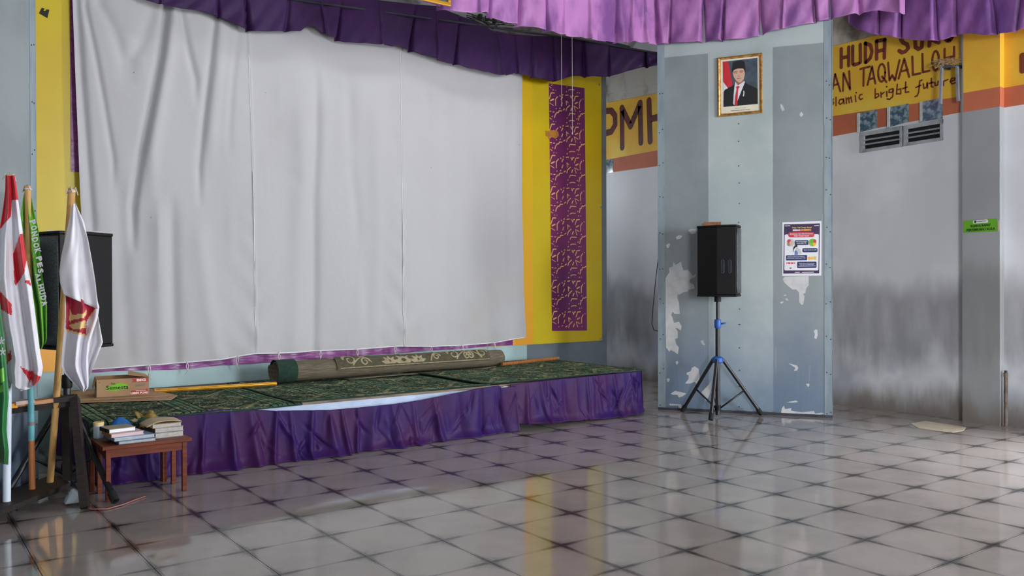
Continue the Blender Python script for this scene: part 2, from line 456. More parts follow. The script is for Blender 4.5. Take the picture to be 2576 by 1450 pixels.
MT = {
    'banner_f': mat_fade(),
    'tile': mat_tile(),
    'grout': M('dark_floor_grout', (44, 40, 39), .9),
    'wall_r': mat_wall('right_wall_plaster', (240, 243, 250), (140, 140, 144), (152, 166, 192)),
    'column': mat_wall('column_plaster', (168, 172, 175), (134, 135, 134), (150, 154, 158), 1.5),
    'wall_b': mat_wall_back(),
    'wall_plain': M('hall_wall_paint', (140, 146, 150), .7, (120, 126, 132), 1.4),
    'ceil': M('brown_grey_ceiling_sheet', (132, 126, 118), .8, (112, 106, 98), 2),
    'yellow_paint': M('ochre_yellow_paint', (250, 202, 66), .6, (240, 184, 60), 1.6, 5, .38, .66, rgb3=(244, 214, 90)),
    'orange_paint': M('terracotta_paint', (206, 116, 84), .65, (190, 104, 76), 2.2),
    'brown_paint': M('brown_letter_paint', (138, 66, 44), .6, (112, 52, 40), 6),
    'dkbrown_paint': M('dark_brown_letter_paint', (104, 46, 38), .6, (82, 36, 32), 6),
    'concrete': M('stained_concrete', (206, 202, 194), .85, (104, 96, 84), 3.2, 8, .42, .72, (1, 1, .6), bump=.5, bs=20),
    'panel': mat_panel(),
    'trim': M('galvanised_edge_trim', (142, 155, 162), .4, (124, 138, 148), 3, 5, .4, .7, (4, 4, 1)),
    'undercoat': M('bare_pale_undercoat', (206, 206, 206), .6, (190, 190, 192), 9),
    'dark_steel': M('dark_steel', (52, 56, 66), .5, (36, 38, 44), 4),
    'banner_y': M('yellow_vinyl', (214, 188, 8), .4, (210, 178, 10), 1.3, 4, .4, .66, coat=.1, rgb3=(216, 193, 20), vs3=.8),
    'banner_o': M('orange_vinyl', (246, 172, 52), .36, (240, 160, 44), 1.2),
    'banner_p': M('purple_vinyl', (142, 62, 138), .3, (118, 48, 118), 6, 6, .4, .6, (1, 1, 5), bump=.6, bs=9),
    'band_p': M('magenta_purple_print', (128, 36, 100), .4, (104, 28, 96), 1.0, 3, .35, .65),
    'motif': M('cream_yellow_print', (236, 196, 110), .45, (228, 178, 120), 8),
    'screen': mat_cloth_screen(),
    'seam': M('white_cotton_seam', (232, 231, 234), .85),
    'cord': M('white_cotton_cord', (214, 206, 206), .9),
    'val_front': mat_satin('lilac_satin', (184, 124, 184), (124, 78, 140), .42, sheen=.04, spec=.35),  # same cloth as the back valance, its lit tone put into the colour
    'val_side': mat_satin('violet_lilac_satin', (170, 112, 186), (112, 70, 140), .4, sheen=.04, spec=.4),
    'val_back': mat_satin('deep_purple_satin', (58, 30, 75), (48, 26, 66), .5, sheen=.02, spec=.18),  # same cloth as the front valance, its shade put into the colour
    'skirt': mat_satin('violet_satin', (44, 22, 82), (58, 24, 70), .5, sheen=.01, spec=.13),
    'gold': M('gilded_frame', (214, 168, 92), .34, (176, 124, 58), 30, 3, .4, .6, metal=.55),
    'gold_pole': M('gold_lacquer', (206, 150, 40), .28, (188, 132, 30), 8, metal=.35),
    'carpet': mat_carpet(),
    'carpet_edge': M('dark_green_binding', (22, 46, 36), .95, (30, 60, 48), 30),
    'roll': mat_roll(),
    'roll_dk': M('roll_olive_ground', (82, 76, 56), .95, (66, 62, 48), 30),
    'ornament': M('roll_beige_ornament', (158, 148, 118), .95, (136, 126, 98), 30),
    'mustard': M('mustard_fringe', (150, 124, 54), .95, (70, 70, 40), 30),
    'deck': mat_wood('grey_plank_wood', (150, 134, 118), (104, 92, 82), .8),
    'frame_blue': M('pale_blue_painted_steel', (186, 200, 226), .4, (158, 174, 204), 3),
    'black_plastic': M('black_speaker_plastic', (11, 11, 12), .5, (16, 16, 17), 40, 2, bump=.3, bs=300, spec=.25),
    'black_tube': M('black_powder_coat', (18, 19, 22), .4, (26, 27, 30), 12),
    'rubber': M('black_rubber', (12, 12, 13), .8),
    'blue_clamp': M('blue_nylon', (36, 92, 176), .45, (28, 74, 150), 20),
    'grille': mat_grille(),
    'cardboard': M('brown_cardboard', (182, 148, 112), .85, (160, 126, 94), 3, 5, .35, .7),
    'cardboard_in': M('cardboard_inside', (170, 132, 98), .9, (150, 116, 84), 4),
    'lime_print': M('lime_print', (122, 190, 36), .7),
    'red_print': M('brick_red_print', (172, 66, 64), .7),
    'cream_print': M('cream_print', (240, 222, 206), .7),
    'black_print': M('black_ink', (22, 24, 20), .6),
    'grey_print': M('grey_ink', (120, 112, 108), .7),
    'table': mat_wood('reddish_brown_varnish', (112, 54, 32), (84, 38, 22), .45, spec=.2),
    'dark_wood': mat_wood('blackened_wood', (44, 34, 32), (28, 22, 22), .6),
    'raw_wood': mat_wood('raw_pine', (206, 150, 108), (176, 120, 84), .6),
    'bamboo': mat_wood('pale_bamboo', (206, 164, 104), (184, 138, 80), .5, axis=2),
    'bamboo_dk': mat_wood('brown_bamboo', (164, 104, 56), (136, 80, 40), .5, axis=2),
    'teal': M('teal_painted_pole', (92, 158, 164), .5, (76, 140, 148), 8),
    'white_pipe': M('white_pvc', (206, 216, 230), .4),
    'flag_white': M('white_flag_satin', (228, 226, 234), .55, (216, 212, 222), 6, sheen=.2),
    'flag_red': M('red_flag_satin', (206, 40, 52), .5, (188, 30, 44), 6, sheen=.2),
    'flag_lime': M('lime_flag_satin', (120, 200, 56), .45, (98, 180, 44), 5, sheen=.3),
    'flag_green': M('dark_green_flag', (16, 108, 46), .5, (12, 84, 36), 5, sheen=.2),
    'flag_crimson': M('crimson_emblem', (178, 40, 66), .55),
    'flag_cream': M('cream_emblem', (230, 196, 132), .55),
    'flag_teal': M('teal_emblem', (60, 168, 150), .5),
    'paper': M('paper_white', (232, 232, 238), .6),
    'pages': M('book_pages', (184, 181, 178), .85, (160, 156, 150), 60, 2, .4, .6, (1, 1, 8)),
    'navy': M('navy_print', (34, 46, 96), .5),
    'violet_print': M('dark_violet_print', (54, 32, 72), .5),
    'rose_print': M('rose_red_print', (206, 60, 76), .5),
    'amber_print': M('amber_print', (244, 182, 40), .5),
    'yel_print': M('pale_yellow_print', (228, 196, 110), .5),
    'leaf_print': M('leaf_green_print', (140, 184, 70), .5),
    'skin_print': M('warm_skin_print', (214, 172, 150), .5),
    'skin_dk': M('warm_skin_shadow_print', (150, 106, 88), .5),
    'suit': M('black_suit_print', (16, 19, 20), .5),
    'slate': M('slate_blue_backdrop_print', (72, 86, 102), .5, (58, 68, 82), 12),
    'sky_print': M('denim_print', (92, 124, 184), .5),
    'grey_pale': M('pale_grey_print', (198, 196, 200), .5),
    'mat_board': M('cream_mount_board', (234, 226, 206), .7),
    'sign_green': M('leaf_green_sign', (110, 182, 40), .45, (100, 170, 34), 6),
    'sign_ink': M('deep_green_ink', (30, 66, 12), .5),
    'glass_block': M('blue_mottled_glass', (70, 98, 118), .12, (150, 172, 182), 22, 5, .42, .62, spec=.8),
    'white_frame': M('white_painted_frame', (206, 208, 206), .5, (170, 172, 172), 8),
    'dark_void': M('dark_vent_opening', (10, 12, 18), .7),  # near-black standing in for shade in recesses and under the stage
    'vent_slat': M('grey_white_louvre', (176, 182, 186), .55, (128, 132, 138), 6),
    'galv': M('galvanised_bar', (152, 156, 166), .45, (124, 128, 140), 8, metal=.3),
    'straw': M('dry_straw', (196, 166, 124), .9, (128, 100, 70), 20),
    'rust': M('rusty_pipe', (120, 108, 98), .7, (84, 72, 64), 12),
    'tape_black': M('black_cloth_tape', (34, 32, 24), .7),
    'tape_brown': M('brown_parcel_tape', (190, 128, 48), .5, (170, 110, 40), 20),
    'tape_pink': M('pinkish_clear_tape', (206, 178, 172), .35),
    'wire': M('black_wire', (24, 26, 30), .6),
    'copper_wire': M('pinkish_wire', (150, 92, 86), .6),
    'book_slate': M('slate_blue_cover', (116, 138, 160), .5, (96, 116, 138), 6),
    'book_sky': M('pale_blue_cover', (168, 196, 224), .5, (120, 160, 200), 6),
    'book_rose': M('dusty_rose_cover', (206, 178, 182), .6),
    'book_ochre': M('ochre_spine', (176, 118, 40), .6),
    'book_khaki': M('khaki_cover', (150, 142, 118), .6),
    'book_black': M('black_spine', (34, 30, 28), .6),
    'book_maroon': M('dark_maroon_spine', (74, 40, 36), .6, (52, 30, 28), 12),
    'book_tan': M('worn_tan_cover', (196, 174, 144), .75, (170, 148, 120), 6),
    'book_grey': M('worn_grey_cover', (140, 132, 126), .75, (110, 102, 98), 10),
    'blue_cloth': M('royal_blue_cloth', (14, 92, 160), .8, (10, 72, 134), 9),
    'jar': M('milky_plastic', (196, 206, 216), .3, (160, 176, 192), 9),
    'navy_cloth': M('navy_black_cloth', (20, 22, 34), .9),
    'brick_deck': mat_wood('brown_wooden_block', (160, 104, 76), (128, 80, 58), .6),
    'scrap': M('beige_mortar_patch', (198, 184, 164), .5, (178, 162, 138), 8),
}


# ------------------------------------------------------------------ mesh building
def mat_of(o):
    m = Matrix.LocRotScale(o.location, o.rotation_euler, o.scale)
    return mat_of(o.parent) @ m if o.parent else m


class MB:
    def __init__(s):
        s.v, s.f, s.mi, s.uv = [], [], [], []

    def add(s, verts, faces, mi=0, uvs=None):
        b = len(s.v)
        s.v += [tuple(map(float, p)) for p in verts]
        for k, f in enumerate(faces):
            s.f.append(tuple(i + b for i in f))
            s.mi.append(mi)
        return s

    def box(s, c, size, ax=None, mi=0):
        c = np.asarray(c, float)
        ax = np.eye(3) if ax is None else np.asarray(ax, float)
        h = np.asarray(size, float) / 2
        P = []
        for k in range(8):
            sg = ((k & 1) * 2 - 1, ((k >> 1) & 1) * 2 - 1, ((k >> 2) & 1) * 2 - 1)
            P.append(c + sum(sg[i] * h[i] * ax[i] for i in range(3)))
        return s.add(P, [(0, 2, 3, 1), (4, 5, 7, 6), (0, 1, 5, 4), (2, 6, 7, 3), (0, 4, 6, 2), (1, 3, 7, 5)], mi)

    def bb(s, x0, x1, y0, y1, z0, z1, mi=0):
        return s.box(((x0 + x1) / 2, (y0 + y1) / 2, (z0 + z1) / 2), (abs(x1 - x0), abs(y1 - y0), abs(z1 - z0)), None, mi)

    def beam(s, a, b, w, h, up=(0, 0, 1), mi=0):
        a, b = np.asarray(a, float), np.asarray(b, float)
        d = unit(b - a)
        x = np.cross(d, np.asarray(up, float))
        if np.linalg.norm(x) < 1e-4:
            x = np.cross(d, V(0, 1, 0))
        x = unit(x)
        y = np.cross(x, d)
        return s.box((a + b) / 2, (np.linalg.norm(b - a), w, h), (d, x, y), mi)

    def tube(s, pts, r, n=8, caps=True, mi=0):
        pts = [np.asarray(p, float) for p in pts]
        rs = [r] * len(pts) if np.isscalar(r) else list(r)
        rings, prev = [], None
        for i, p in enumerate(pts):
            d = unit((pts[min(i + 1, len(pts) - 1)] - pts[max(i - 1, 0)]))
            if prev is None:
                x = np.cross(d, V(0, 0, 1))
                if np.linalg.norm(x) < 1e-3:
                    x = np.cross(d, V(1, 0, 0))
            else:
                x = prev - d * np.dot(prev, d)
            x = unit(x)
            prev = x
            y = np.cross(d, x)
            rings.append([p + rs[i] * (math.cos(2 * math.pi * k / n) * x + math.sin(2 * math.pi * k / n) * y) for k in range(n)])
        vs = [q for rg in rings for q in rg]
        fs = []
        for i in range(len(pts) - 1):
            for k in range(n):
                a, b = i * n + k, i * n + (k + 1) % n
                fs.append((a, b, b + n, a + n))
        if caps:
            fs.append(tuple(range(n))[::-1])
            fs.append(tuple(range((len(pts) - 1) * n, len(pts) * n)))
        return s.add(vs, fs, mi)

    def slab(s, poly, nrm, th, mi=0):
        """polygon extruded along nrm by th (front face is the shifted one)"""
        nrm = np.asarray(nrm, float)
        P = [np.asarray(p, float) for p in poly]
        n = len(P)
        ar = sum(np.cross(P[i], P[(i + 1) % n]) for i in range(n))
        if np.dot(ar, nrm) < 0:
            P = P[::-1]
        Q = [p + nrm * th for p in P]
        fs = [tuple(range(n, 2 * n)), tuple(range(n))[::-1]]
        for i in range(n):
            j = (i + 1) % n
            fs.append((i, j, n + j, n + i))
        return s.add(P + Q, fs, mi)

    def stroke(s, pts, w, nrm, th=.0015, mi=0, closed=False, rnd=True):
        """a painted stroke: flat ribbon with round ends lying th above its surface"""
        nrm = unit(nrm)
        P = [np.asarray(p, float) + nrm * th for p in pts]
        if closed:
            P = P + [P[0]]
        for i in range(len(P) - 1):
            d = unit(P[i + 1] - P[i])
            x = np.cross(nrm, d) * w / 2
            s.add([P[i] - x, P[i + 1] - x, P[i + 1] + x, P[i] + x], [(0, 1, 2, 3)], mi)
        if rnd:
            ex = unit(np.cross(nrm, V(0, 0, 1)) if abs(nrm[2]) < .9 else V(1, 0, 0))
            ey = np.cross(nrm, ex)
            for p in P:
                s.add([p + nrm * 1e-5 + w / 2 * (math.cos(a) * ex + math.sin(a) * ey) for a in np.linspace(0, 2 * math.pi, 10, endpoint=False)],
                      [tuple(range(10))], mi)
        return s

    def lathe(s, c, prof, n=20, mi=0, axis=(0, 0, 1)):
        az = unit(axis)
        ax = unit(np.cross(az, V(0, 1, 0) if abs(az[1]) < .9 else V(1, 0, 0)))
        ay = np.cross(az, ax)
        c = np.asarray(c, float)
        vs = []
        for r, h in prof:
            for k in range(n):
                a = 2 * math.pi * k / n
                vs.append(c + az * h + r * (math.cos(a) * ax + math.sin(a) * ay))
        fs = []
        for i in range(len(prof) - 1):
            for k in range(n):
                a, b = i * n + k, i * n + (k + 1) % n
                fs.append((a, b, b + n, a + n))
        fs.append(tuple(range(n))[::-1])
        fs.append(tuple(range((len(prof) - 1) * n, len(prof) * n)))
        return s.add(vs, fs, mi)

    def grid(s, G, mi=0, uv=None, pick=None):
        """G: (nu, nv, 3) array; pick(i, j) gives a material index"""
        nu, nv = G.shape[:2]
        b = len(s.v)
        s.v += [tuple(p) for p in G.reshape(-1, 3).tolist()]
        for i in range(nu - 1):
            for j in range(nv - 1):
                s.f.append((b + i * nv + j, b + (i + 1) * nv + j, b + (i + 1) * nv + j + 1, b + i * nv + j + 1))
                s.mi.append(pick(i, j) if pick else mi)
        if uv is not None:
            s.uvv = getattr(s, 'uvv', {})
            for k, t in enumerate(uv.reshape(-1, 2).tolist()):
                s.uvv[b + k] = t
        return s

    def build(s, name, mats, parent=None, smooth=False, bevel=0., thick=0., auto=None):
        me = bpy.data.meshes.new(name)
        inv = mat_of(parent).inverted() if parent else Matrix.Identity(4)
        vs = [tuple(inv @ Vector(p)) for p in s.v] if parent else s.v
        me.from_pydata(vs, [], s.f)
        if not isinstance(mats, (list, tuple)):
            mats = [mats]
        for m in mats:
            me.materials.append(MT[m])
        me.polygons.foreach_set('material_index', s.mi)
        if smooth:
            me.polygons.foreach_set('use_smooth', [True] * len(me.polygons))
        if hasattr(s, 'uvv'):
            ul = me.uv_layers.new(name='UVMap')
            for l in me.loops:
                ul.data[l.index].uv = s.uvv.get(l.vertex_index, (0, 0))
        me.update()
        o = bpy.data.objects.new(name, me)
        COL.objects.link(o)
        if parent:
            o.parent = parent
        if smooth and auto:
            md = o.modifiers.new('split', 'EDGE_SPLIT')
            md.split_angle = math.radians(auto)
        if bevel:
            md = o.modifiers.new('bevel', 'BEVEL')
            md.width = bevel
            md.segments = 2
            md.limit_method = 'ANGLE'
        if thick:
            md = o.modifiers.new('thickness', 'SOLIDIFY')
            md.thickness = thick
            md.offset = 0
        return o


def thing(name, label, cat, loc=(0, 0, 0), rz=0., group=None):
    o = bpy.data.objects.new(name, None)
    o.empty_display_size = .1
    COL.objects.link(o)
    o.location = tuple(map(float, loc))
    o.rotation_euler = (0, 0, rz)
    o['label'] = label
    o['category'] = cat
    if group:
        o['group'] = group
    return o


def tag(o, label, cat, group=None):
    o['label'] = label
    o['category'] = cat
    if group:
        o['group'] = group
    return o


def struct(o):
    o['kind'] = 'structure'
    return o


FONT = bpy.data.curves.new('lettering', 'FONT')
FONT_OB = bpy.data.objects.new('lettering', FONT)
COL.objects.link(FONT_OB)


def text_into(mb, s, org, xd, yd, w, h, mi=0, bold=.02, nrm_off=0.):
    """writes s so that its ink fills w x h, lower left at org, along xd / yd"""
    FONT.body = s
    FONT.offset = bold
    FONT.resolution_u = 2
    dg = bpy.context.evaluated_depsgraph_get()
    dg.update()
    me = bpy.data.meshes.new_from_object(FONT_OB.evaluated_get(dg))
    P = np.array([v.co[:] for v in me.vertices])
    if len(P) == 0:
        return mb
    lo, hi = P.min(0), P.max(0)
    xd, yd = unit(xd), unit(yd)
    nr = np.cross(xd, yd)
    q = [np.asarray(org, float) + xd * ((p[0] - lo[0]) / (hi[0] - lo[0]) * w) + yd * ((p[1] - lo[1]) / (hi[1] - lo[1]) * h) + nr * nrm_off for p in P]
    mb.add(q, [tuple(f.vertices) for f in me.polygons], mi)
    bpy.data.meshes.remove(me)
    return mb


def interp(pts):
    xs = [p[0] for p in pts]
    ys = [p[1] for p in pts]
    return lambda x: np.interp(x, xs, ys)


def inpoly(x, y, poly):
    c = False
    j = len(poly) - 1
    for i in range(len(poly)):
        xi, yi = poly[i]
        xj, yj = poly[j]
        if (yi > y) != (yj > y) and x < (xj - xi) * (y - yi) / (yj - yi) + xi:
            c = not c
        j = i
    return c


# ================================================================== THE SETTING
# ---- floor: a slab of grout with the tiles bedded on it
TS = .4
TX0, TY0 = .1356, .2608
slab = struct(MB().bb(LEFT_X, RIGHT_X + .2, REAR_Y, 9.8, -.12, -.004).build('floor', 'grout'))
tile_mesh = None


def tile_geo(mb, x, y, uvmap=True):
    g = .0012
    a = TS / 2 - g
    b0 = len(mb.v)
    P = [(-a, -a, -.004), (a, -a, -.004), (a, a, -.004), (-a, a, -.004), (-a, -a, 0), (a, -a, 0), (a, a, 0), (-a, a, 0)]
    mb.add([(p[0] + x, p[1] + y, p[2]) for p in P], [(0, 1, 5, 4), (1, 2, 6, 5), (2, 3, 7, 6), (3, 0, 4, 7), (4, 5, 6, 7)])
    mb.uvv = getattr(mb, 'uvv', {})
    for k, p in enumerate(P):
        mb.uvv[b0 + k] = ((p[0] + TS / 2) / TS, (p[1] + TS / 2) / TS)


cells = []
for i in range(-12, 22):
    for j in range(-26, 26):
        x, y = TX0 + TS * (i + .5), TY0 + TS * (j + .5)
        if LEFT_X < x < RIGHT_X - .05 and REAR_Y < y < 9.6:
            cells.append((x, y))


def vis_size(x, y):
    d = V(x, y, 0) - CAM
    z = d @ FW
    if z < .5:
        return 0
    px, py = 1288 + FPX * (d @ R2) / z, 725 - FPX * (d @ U2) / z
    if not (-60 < px < 2640 and 700 < py < 1530):
        return 0
    if 1.0 < x < 5.7 and 5.75 < y < 7.25:          # under the stage
        return 0
    if x > 5.9 and (x - 6.013) * .835 + (y - 5.79) * .55 > .6 and px < 2090 and px > 1660:
        return 0
    return 1 / (z * z * z)


cells.sort(key=lambda c: -vis_size(*c))
near = [c for c in cells if vis_size(*c) > 0][:298]
rest = [c for c in cells if c not in set(near)]
mb = MB()
tile_geo(mb, 0, 0)
first = mb.build('tile', 'tile', slab)
for k, (x, y) in enumerate(near):
    t = first if k == 0 else first.copy()
    if k:
        COL.objects.link(t)
        t.parent = slab
    t.location = (x, y, rng.uniform(-.0003, .0003))
    t.rotation_euler = (rng.uniform(-.0007, .0007), rng.uniform(-.0007, .0007), 0)
mb = MB()
for x, y in rest:
    tile_geo(mb, x, y)
o = mb.build('further_tiles', 'tile', slab)
o['kind'] = 'stuff'

# ---- walls
BW_Y = 7.30
BW_X1 = 6.74
wb = struct(MB().bb(LEFT_X, BW_X1, BW_Y, BW_Y + .2, 0, 4.02).build('wall_back', 'wall_b'))
a, b, c, d = PASS_FILL
mb = MB()
mb.bb(LEFT_X - .2, a, 9.6, 9.8, 0, 4.6).bb(b, RIGHT_X + .2, 9.6, 9.8, 0, 4.6).bb(a, b, 9.6, 9.8, 0, c).bb(a, b, 9.6, 9.8, d, 4.6)
struct(mb.build('wall_passage', 'wall_plain'))
a, b, c, d = LEFT_FILL
mb = MB()
mb.bb(LEFT_X - .2, LEFT_X, REAR_Y, a, 0, 4.6).bb(LEFT_X - .2, LEFT_X, b, 9.8, 0, 4.6).bb(LEFT_X - .2, LEFT_X, a, b, 0, c).bb(LEFT_X - .2, LEFT_X, a, b, d, 4.6)
struct(mb.build('wall_left', 'wall_plain'))
# rear wall with its high window
mb = MB()
a, b, c, d = REAR_OPEN[0]
mb.bb(LEFT_X - .2, a, REAR_Y - .2, REAR_Y, 0, 4.6).bb(b, RIGHT_X + .2, REAR_Y - .2, REAR_Y, 0, 4.6).bb(a, b, REAR_Y - .2, REAR_Y, d, 4.6)
if c > 0:
    mb.bb(a, b, REAR_Y - .2, REAR_Y, 0, c)
struct(mb.build('wall_rear', 'wall_plain'))
# right wall with its openings (all beside the camera)
mb = MB()
ys = sorted(RIGHT_OPEN)
mb.bb(RIGHT_X, RIGHT_X + .2, REAR_Y, ys[0][0], 0, 4.6)
mb.bb(RIGHT_X, RIGHT_X + .2, ys[0][1], ys[1][0], 0, 4.6)
mb.bb(RIGHT_X, RIGHT_X + .2, ys[1][1], 9.8, 0, 4.6)
for (a, b, c, d) in ys:
    mb.bb(RIGHT_X, RIGHT_X + .2, a, b, d, 4.6)
    if c > 0:
        mb.bb(RIGHT_X, RIGHT_X + .2, a, b, 0, c)
wr = struct(mb.build('wall_right', 'wall_r'))
a, b, c, d = ROOF_FILL
mb = MB()
mb.bb(LEFT_X - .2, RIGHT_X + .2, REAR_Y - .2, c, 4.6, 4.7).bb(LEFT_X - .2, RIGHT_X + .2, d, 9.8, 4.6, 4.7).bb(LEFT_X - .2, a, c, d, 4.6, 4.7).bb(b, RIGHT_X + .2, c, d, 4.6, 4.7)
struct(mb.build('ceiling', 'ceil'))

# painted bands of the right wall
WX = RIGHT_X
NW = V(-1, 0, 0)


def W(x, y):
    return onX(x, y, WX)


def wpoly(pts, th, name, mat, parent=wr):
    return MB().slab([W(*p) for p in pts], NW, th).build(name, mat, parent)


zf = lambda x, y: W(x, y)
yel = [W(1500, 264), W(1656, 235), W(2097, 117), W(2250, 78), W(2416, 36), W(2416, 243), W(2097, 292), W(1656, 378), W(1500, 407)]
MB().slab(yel, NW, .004).build('yellow_band', 'yellow_paint', wr)
MB().slab([W(1500, 407), W(1656, 378), W(2097, 292), W(2416, 243), W(2416, 283), W(2097, 343), W(1656, 418), W(1500, 439)], NW, .003).build('orange_band', 'orange_paint', wr)
# concrete ring beam over the yellow band, with its ledge
MB().slab([W(1490, 267), W(1656, 234), W(2097, 117), W(2416, 35), W(2416, 10), W(2097, 95), W(1656, 213), W(1490, 246)], NW, .03).build('beam_ledge', 'concrete', wr)
MB().slab([W(1490, 246), W(1656, 213), W(2097, 95), W(2416, 10), W(2416, -60), W(2097, 30), W(1656, 163), W(1490, 204)], NW, .05).build('ring_beam', 'concrete', wr)
# the column
CX = 7.60
c0, c1 = onX(2421, 700, CX)[1], onX(2515, 700, CX)[1]
colm = struct(MB().bb(CX, RIGHT_X - .001, c1, c0, 0, 4.6).build('trim_1', 'column'))
zA, zB, zC = onX(2421, 283, CX)[2], onX(2421, 235, CX)[2], 3.45
MB().bb(CX - .003, RIGHT_X - .002, c1 - .003, c0 - .01, zB, 4.2).build('yellow_band', 'yellow_paint', colm)
MB().bb(CX - .003, RIGHT_X - .002, c1 - .003, c0 - .01, zA, zB).build('orange_band', 'orange_paint', colm)
# wall to the right of the column carries the bands on
for nm, mt, z0, z1 in (('yellow_band', 'yellow_paint', zB, 4.2), ('orange_band', 'orange_paint', zA, zB)):
    MB().bb(WX - .004, WX - .0005, 2.32, c1 - .004, z0, z1).build(nm, mt, wr)

# hand-painted lettering on the yellow band
S1 = 360 / 2486


def L1(pts):
    return [W(2080 + x * S1, 80 + y * S1) for x, y in pts]


def oval(cx, cy, rx, ry, n=14, tilt=-.1):
    return [(cx + rx * math.cos(a), cy + ry * math.sin(a) + tilt * rx * math.cos(a)) for a in np.linspace(0, 2 * math.pi, n)]


big = [[(255, 300), (255, 620)], [(385, 270), (385, 590)], [(255, 460), (385, 430)],
       [(455, 255), (455, 555), (480, 575), (555, 555), (588, 530), (585, 225)],
       [(675, 200), (675, 530)], [(675, 200), (765, 235), (790, 350), (760, 460), (690, 530)],
       [(870, 165), (870, 475)], [(1012, 135), (1005, 455)], [(870, 345), (1010, 312)], [(870, 165), (1012, 138)],
       [(1420, 60), (1330, 70), (1290, 130), (1330, 190), (1400, 220), (1420, 290), (1370, 345), (1310, 365), (1260, 330)],
       [(1535, 60), (1545, 270), (1600, 305), (1655, 270), (1670, 40)],
       [(1785, 245), (1800, 0)], [(1800, 120), (1900, 0)], [(1800, 120), (1950, 190)],
       oval(2120, 30, 70, 130)]
mb = MB()
for st in big:
    mb.stroke(L1(st), .036, NW, .0055)
mb.build('painted_lettering', 'brown_paint', wr)
mid = [[(150, 740), (240, 1035)], [(150, 740), (105, 1000)], [(130, 930), (210, 905)],
       [(285, 1030), (295, 720), (410, 1005), (395, 685)], [(585, 650), (750, 605)], [(645, 640), (640, 940)],
       [(712, 925), (790, 605), (848, 900)], [(748, 830), (830, 800)], oval(958, 715, 62, 155), [(965, 780), (1040, 875)],
       [(1070, 540), (1095, 845), (1140, 755), (1190, 845), (1268, 495)], [(1252, 815), (1350, 470), (1435, 785)], [(1298, 690), (1412, 662)],
       [(1490, 435), (1500, 750), (1628, 725)], [(1665, 385), (1672, 705), (1785, 680)], oval(1895, 505, 58, 170),
       [(2050, 300), (2050, 480)], [(2215, 265), (2215, 460)], [(2050, 465), (2215, 425)]]
mb = MB()
for st in mid:
    mb.stroke(L1(st), .021, NW, .0055)
mb.build('painted_lettering', 'brown_paint', wr)
low = [[(70, 1150), (70, 1300)], [(120, 1170), (100, 1200), (125, 1240), (100, 1280)], [(165, 1140), (165, 1285)],
       [(290, 1170), (230, 1182), (210, 1235), (240, 1265), (290, 1225), (295, 1170), (305, 1255)],
       [(340, 1150), (345, 1250)], [(345, 1185), (380, 1145), (395, 1235)], [(395, 1170), (425, 1135), (440, 1225)],
       [(500, 1110), (510, 1215)], [(512, 1058), (517, 1062)], [(618, 1090), (580, 1098), (565, 1148), (590, 1180), (628, 1162)],
       [(845, 995), (845, 1155)], [(850, 1085), (900, 1080), (908, 1118), (858, 1150)], [(945, 1055), (950, 1138)], [(950, 1092), (1000, 1055)],
       [(1045, 1040), (1050, 1125)], [(1043, 955), (1047, 958)],
       [(1150, 990), (1090, 1010), (1085, 1058), (1140, 1055), (1160, 1000), (1150, 1125), (1100, 1175), (1052, 1168)],
       [(1230, 915), (1215, 1085)], [(1220, 1012), (1288, 992), (1290, 1078), (1230, 1080)],
       [(1375, 875), (1370, 1055), (1428, 1045)], [(1322, 990), (1400, 962)],
       [(1658, 842), (1620, 855), (1600, 1050), (1575, 1115), (1537, 1128)], [(1552, 970), (1638, 932)],
       [(1680, 905), (1690, 985), (1740, 968), (1750, 885), (1755, 978)], [(1820, 815), (1820, 955), (1848, 962)], [(1782, 900), (1850, 882)],
       [(1880, 882), (1890, 938), (1930, 928), (1940, 862)], [(2030, 935), (2035, 862), (2108, 832)],
       [(2150, 862), (2228, 842), (2230, 805), (2170, 812), (2150, 868), (2180, 908), (2238, 888)]]
mb = MB()
for st in low:
    mb.stroke(L1(st), .0145, NW, .0055)
mb.build('painted_lettering', 'brown_paint', wr)
S2 = 280 / 1450
pmh = [[(60, 515), (130, 515), (200, 512), (248, 575), (250, 695), (200, 785), (120, 805), (60, 815)], [(60, 515), (60, 1080)],
       [(342, 990), (337, 475), (450, 715), (575, 410), (585, 925)], [(690, 380), (705, 910)], [(700, 622), (860, 585)], [(870, 330), (885, 860)]]
mb = MB()
for st in pmh:
    mb.stroke([W(1500 + x * S2, 180 + y * S2) for x, y in st], .084, NW, .0055)
mb.build('painted_lettering', 'dkbrown_paint', wr)
# part of a letter right of the column
mb = MB().stroke([W(2573, 140), W(2573, 178)], .05, NW, .0055)
mb.build('painted_lettering', 'brown_paint', wr)

# glass-block lights in the orange band and one by the passage
for k, (x0, x1, ya, yb, yc, yd) in enumerate([(2164, 2207, 285, 276, 322, 333), (2240, 2287, 270, 261, 306, 320), (2322, 2372, 256, 246, 298, 306), (1518, 1543, 405, 400, 434, 437)]):
    q = [W(x0, ya), W(x1, yb), W(x1, yc), W(x0, yd)]
    w = bpy.data.objects.new('window_%d' % (k + 1), None)
    COL.objects.link(w)
    w.location = tuple(map(float, q[3]))
    struct(w)
    MB().slab(q, NW, .008).build('glass_block', 'glass_block', w)
    mb = MB()
    mb.slab([W(x0 - 6, ya + 1), W(x0, ya), W(x0, yd), W(x0 - 6, yd + 2)], NW, .02)
    mb.build('frame', 'white_frame', w)

